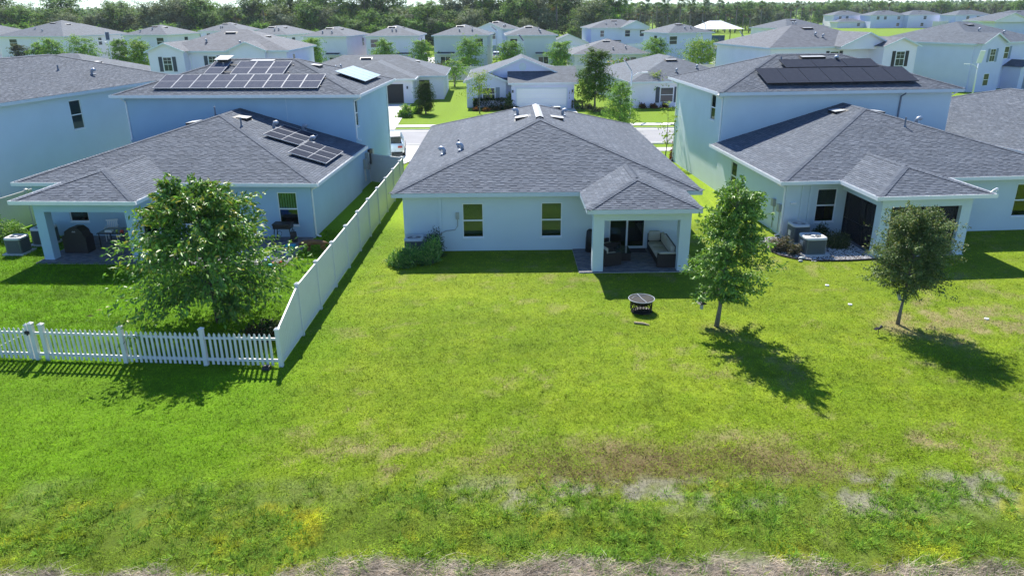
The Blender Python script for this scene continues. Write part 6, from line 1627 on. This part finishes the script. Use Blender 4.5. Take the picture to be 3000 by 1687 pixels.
# ------------------------------------------------------------------ cars
def car(label, x, y, rz, group=None):
    t = thing('car', label, 'car', (x,y,.016), rz, group)
    secs = [(-2.25,.62,.42,.78),(-2.2,.80,.34,.95),(-1.7,.90,.28,1.02),(-.6,.92,.26,1.02),(.9,.92,.26,1.0),(1.5,.90,.28,.95),(2.1,.82,.36,.82),(2.28,.62,.45,.66)]
    V, n = [], 10
    for X_,w,z0,z1 in secs:
        for a,b in ((-1,.0),(-1,.45),(-.97,.8),(-.86,1),(-.4,1.03),(.4,1.03),(.86,1),(.97,.8),(1,.45),(1,.0)): V.append((X_,w*a,z0+(z1-z0)*b))
    F = [(i*n+j,(i+1)*n+j,(i+1)*n+j+1,i*n+j+1) for i in range(len(secs)-1) for j in range(n-1)]
    F += [tuple(range(n)), tuple((len(secs)-1)*n+j for j in range(n))[::-1]]+[(i*n+n-1,(i+1)*n+n-1,(i+1)*n,i*n) for i in range(len(secs)-1)]
    MB().add(V,F).build('body', M['car_white'], t, True)
    cs = [(-2.0,.74,1.0,.0),(-1.65,.70,1.45,1),(-.9,.68,1.62,1),(.1,.68,1.6,1),(.55,.70,1.42,1),(1.25,.78,.98,0)]
    V = []
    for X_,w,z,_ in cs: V += [(X_,-w-.1 if z < 1.1 else -w,.98),(X_,-w if z < 1.1 else -w*.93,z),(X_,w if z < 1.1 else w*.93,z),(X_,w+.1 if z < 1.1 else w,.98)]
    F = [(i*4+j,(i+1)*4+j,(i+1)*4+j+1,i*4+j+1) for i in range(5) for j in range(3)]
    MB().add(V,F).build('windows', M['car_glass'], t)
    rp = MB(); rp.add([(-1.7,-.62,1.49),(-.9,-.63,1.64),(.1,-.63,1.62),(.5,-.62,1.47),(-1.7,.62,1.49),(-.9,.63,1.64),(.1,.63,1.62),(.5,.62,1.47)],[(0,1,5,4),(1,2,6,5),(2,3,7,6)]); rp.build('roof', M['car_white'], t)
    pl = MB()
    for sy in (-1,1):
        for X_ in (-1.15,-.25,.62): pl.tube([(X_-.08,sy*.83,.98),(X_,sy*.66,1.55 if X_ < .5 else 1.4)],.04,5)
    pl.build('pillar', M['car_white'], t)
    for X_ in (-1.4,1.4):
        for sy in (-1,1):
            w = MB().tube([(X_,sy*.72,.33),(X_,sy*.93,.33)],.34,18).build('wheel', M['rubber'], t); MB().tube([(X_,sy*.92,.33),(X_,sy*.945,.33)],.2,14).build('rim', M['alu'], w)
    for sy in (-.6,.6): MB().box(-2.285,-2.2,sy-.16,sy+.16,.72,.86).build('tail_light', M['red'], t); MB().box(2.18,2.27,sy-.16,sy+.16,.62,.74).build('headlight', M['white_pl'], t)
    MB().box(-2.28,-2.2,-.22,.22,.5,.62).build('number_plate', M['white_pl'], t); MB().box(-2.27,-2.0,-.75,.75,.3,.42).build('bumper', M['rubber'], t)
    return t
car('white car on the driveway beside the left house front corner', -9.1, 57.3, RAD(97))
car('white car parked in front of the light blue gabled house', -3.0, 168, RAD(93)); car('white car half hidden between two back row houses', -18.3, 164, RAD(95)); car('white pickup like car beside the low garage gable', 13.6, 168, RAD(92))
# ------------------------------------------------------------------ shade canopy and playground fence
t = thing('shade_canopy', 'white four cornered shade canopy in front of the palm wall', 'canopy', (62.5,236,0), .1)
MB().add([(-7,-5,4.0),(6.5,-5,4.0),(6.5,5,4.0),(-7,5,4.0),(-2.5,0,6.3),(1.0,0,6.3)],[(0,1,5,4),(1,2,5),(2,3,4,5),(3,0,4)]).build('fabric', M['canopy'], t)
for x_,y_ in ((-6.6,-4.7),(6.1,-4.7),(6.1,4.7),(-6.6,4.7)): MB().tube([(x_,y_,0),(x_,y_,4.05)],.11,8).build('post', M['black_metal'], t)
t = thing('mesh_fence', 'dark blue windscreen fence below the shade canopy', 'fence', (50,228,0), .0)
for k in range(9): MB().tube([(k*1.6,0,0),(k*1.6,0,2.6)],.05,6).build('post', M['black_metal'], t)
for k in range(8): MB().box(k*1.6+.06,k*1.6+1.54,-.02,.02,.2,2.4).build('panel', mat('navy_windscreen',(.03,.08,.16),.8) if k == 0 else bpy.data.materials['navy_windscreen'], t)
for nth, (x, y, h) in zip(('leftmost','second','middle','fourth','rightmost'), ((-155,900,46),(-118,900,52),(-60,950,46),(-12,900,50),(2,905,50))):
    t = thing('radio_mast', f'{nth} of the thin pale radio masts on the horizon', 'mast', (x,y,0), 0, 'radio masts on the horizon')
    MB().tube([(0,0,0),(0,0,h*.55)],.5,5).build('lower_section', M['tower'], t); MB().tube([(0,0,h*.55),(0,0,h)],.35,5).build('upper_section', M['tower'], t)
# ------------------------------------------------------------------ person and dog
def skin_body(name, verts, edges, radii, m, parent, root=0, sub=2):
    me = bpy.data.meshes.new(name); me.from_pydata(verts, edges, []); me.materials.append(m)
    o = link(name, me, parent)
    md = o.modifiers.new('skin','SKIN'); md.use_smooth_shade = True
    for i, sv in enumerate(me.skin_vertices[0].data):
        r = radii[i]; sv.radius = (r,r) if not isinstance(r,tuple) else r
        sv.use_root = (i == root)
    s = o.modifiers.new('sub','SUBSURF'); s.levels = sub; s.render_levels = sub
    return o
try:
    t = thing('person', 'person in a dark red top sitting inside the screened porch', 'person', on(HR,4.15,-1.35,.05), .4)
    v = [(0,0,.5),(0,-.02,.75),(0,-.03,.98),(0,-.02,1.09),(0,.0,1.18),(0,.0,1.3),(-.19,-.02,1.0),(-.26,.1,.78),(-.2,.3,.74),(-.17,.38,.73),(.19,-.02,1.0),(.26,.1,.78),(.2,.3,.74),(.17,.38,.73),
         (-.1,.02,.47),(-.13,.42,.48),(-.13,.45,.08),(-.13,.56,.05),(.1,.02,.47),(.13,.42,.48),(.13,.45,.08),(.13,.56,.05)]
    e = [(0,1),(1,2),(2,3),(3,4),(4,5),(2,6),(6,7),(7,8),(8,9),(2,10),(10,11),(11,12),(12,13),(0,14),(14,15),(15,16),(16,17),(0,18),(18,19),(19,20),(20,21)]
    r_ = [.15,.14,.14,.055,.08,.085,.06,.045,.035,.04,.06,.045,.035,.04,.1,.07,.045,.04,.1,.07,.045,.04]
    skin_body('body', v, e, r_, M['skin'], t)
    mb = MB(); mb.lathe([(.16,.5),(.165,.7),(.18,.92),(.15,1.03),(.07,1.07)],16,sy=.75); mb.build('shirt', M['red_cloth'], t, True)
    mb = MB(); mb.lathe([(.1,1.16),(.115,1.26),(.1,1.36),(.05,1.4),(0,1.405)],14,cy=-.02); mb.build('hair', M['hair'], t, True)
    mb = MB(); mb.tube([(-.13,.0,.5),(-.13,.42,.5),(-.13,.46,.12)],[.11,.09,.06],10); mb.tube([(.13,.0,.5),(.13,.42,.5),(.13,.46,.12)],[.11,.09,.06],10); mb.build('trousers', M['grey_cloth'], t, True)
    t = thing('porch_chair', 'dark chair under the person in the screened porch', 'chair', on(HR,4.15,-1.4,.05), .4)
    MB().box(-.25,.25,-.22,.28,.33,.38).build('seat', M['black_metal'], t); MB().box(-.25,.25,-.27,-.22,.38,.85).build('backrest', M['black_metal'], t)
    for sx in (-.22,.22):
        for sy in (-.2,.25): MB().tube([(sx,sy,0),(sx,sy,.33)],.018,6).build('leg', M['black_metal'], t)
    cl = tag(MB().lathe([(.3,0),(.34,.25),(.28,.5),(.12,.62),(0,.64)],14,sy=.5).build('draped_cloth', M['teal_cloth'], None, True), 'pale patterned cloth draped beside the person in the screened porch', 'cloth'); cl.location = on(HR,4.45,-1.9,.05)
    # brown dog sniffing along the fence
    t = thing('dog', 'brown dog nosing along the tall white fence behind the left house', 'dog', (-9.0,32.25,0), math.pi-.15)
    v = [(-.42,0,.5),(-.2,0,.52),(.1,0,.5),(.32,0,.49),(.48,0,.5),(.62,0,.42),(.76,0,.36),
         (-.44,.1,.42),(-.36,.11,.3),(-.52,.11,.2),(-.48,.11,.03),(-.44,-.1,.42),(-.36,-.11,.3),(-.52,-.11,.2),(-.48,-.11,.03),
         (.3,.1,.38),(.27,.1,.2),(.3,.1,.03),(.3,-.1,.38),(.27,-.1,.2),(.3,-.1,.03),(-.62,0,.5),(-.78,0,.4)]
    e = [(0,1),(1,2),(2,3),(3,4),(4,5),(5,6),(0,7),(7,8),(8,9),(9,10),(0,11),(11,12),(12,13),(13,14),(3,15),(15,16),(16,17),(3,18),(18,19),(19,20),(0,21),(21,22)]
    r_ = [.12,.12,.14,.15,.1,.09,.05,.08,.06,.035,.035,.08,.06,.035,.035,.065,.04,.035,.065,.04,.035,.03,.02]
    skin_body('body', v, e, r_, M['dog'], t, root=2)
    for sy in (-1,1): MB().add([(.52,sy*.06,.5),(.6,sy*.08,.47),(.54,sy*.13,.38)],[(0,1,2),(2,1,0)]).build('ear', M['bark_d'], t)
except Exception as ex:
    print('figure problem', ex)

# ------------------------------------------------------------------ thin summer haze
hz = MB().box(-1700,1700,-60,1650,-1.5,90)
hm = bpy.data.materials.new('haze_air'); hm.use_nodes = True
for nd in list(hm.node_tree.nodes):
    if nd.type == 'BSDF_PRINCIPLED': hm.node_tree.nodes.remove(nd)
pv = hm.node_tree.nodes.new('ShaderNodeVolumePrincipled')
pv.inputs['Color'].default_value = (.80,.90,1.0,1); pv.inputs['Density'].default_value = .00012; pv.inputs['Anisotropy'].default_value = .3
hm.node_tree.links.new(pv.outputs[0], hm.node_tree.nodes['Material Output'].inputs['Volume'])
ho = kind(hz.build('haze', hm), 'stuff'); tag(ho, 'thin pale summer haze over the whole scene', 'haze')
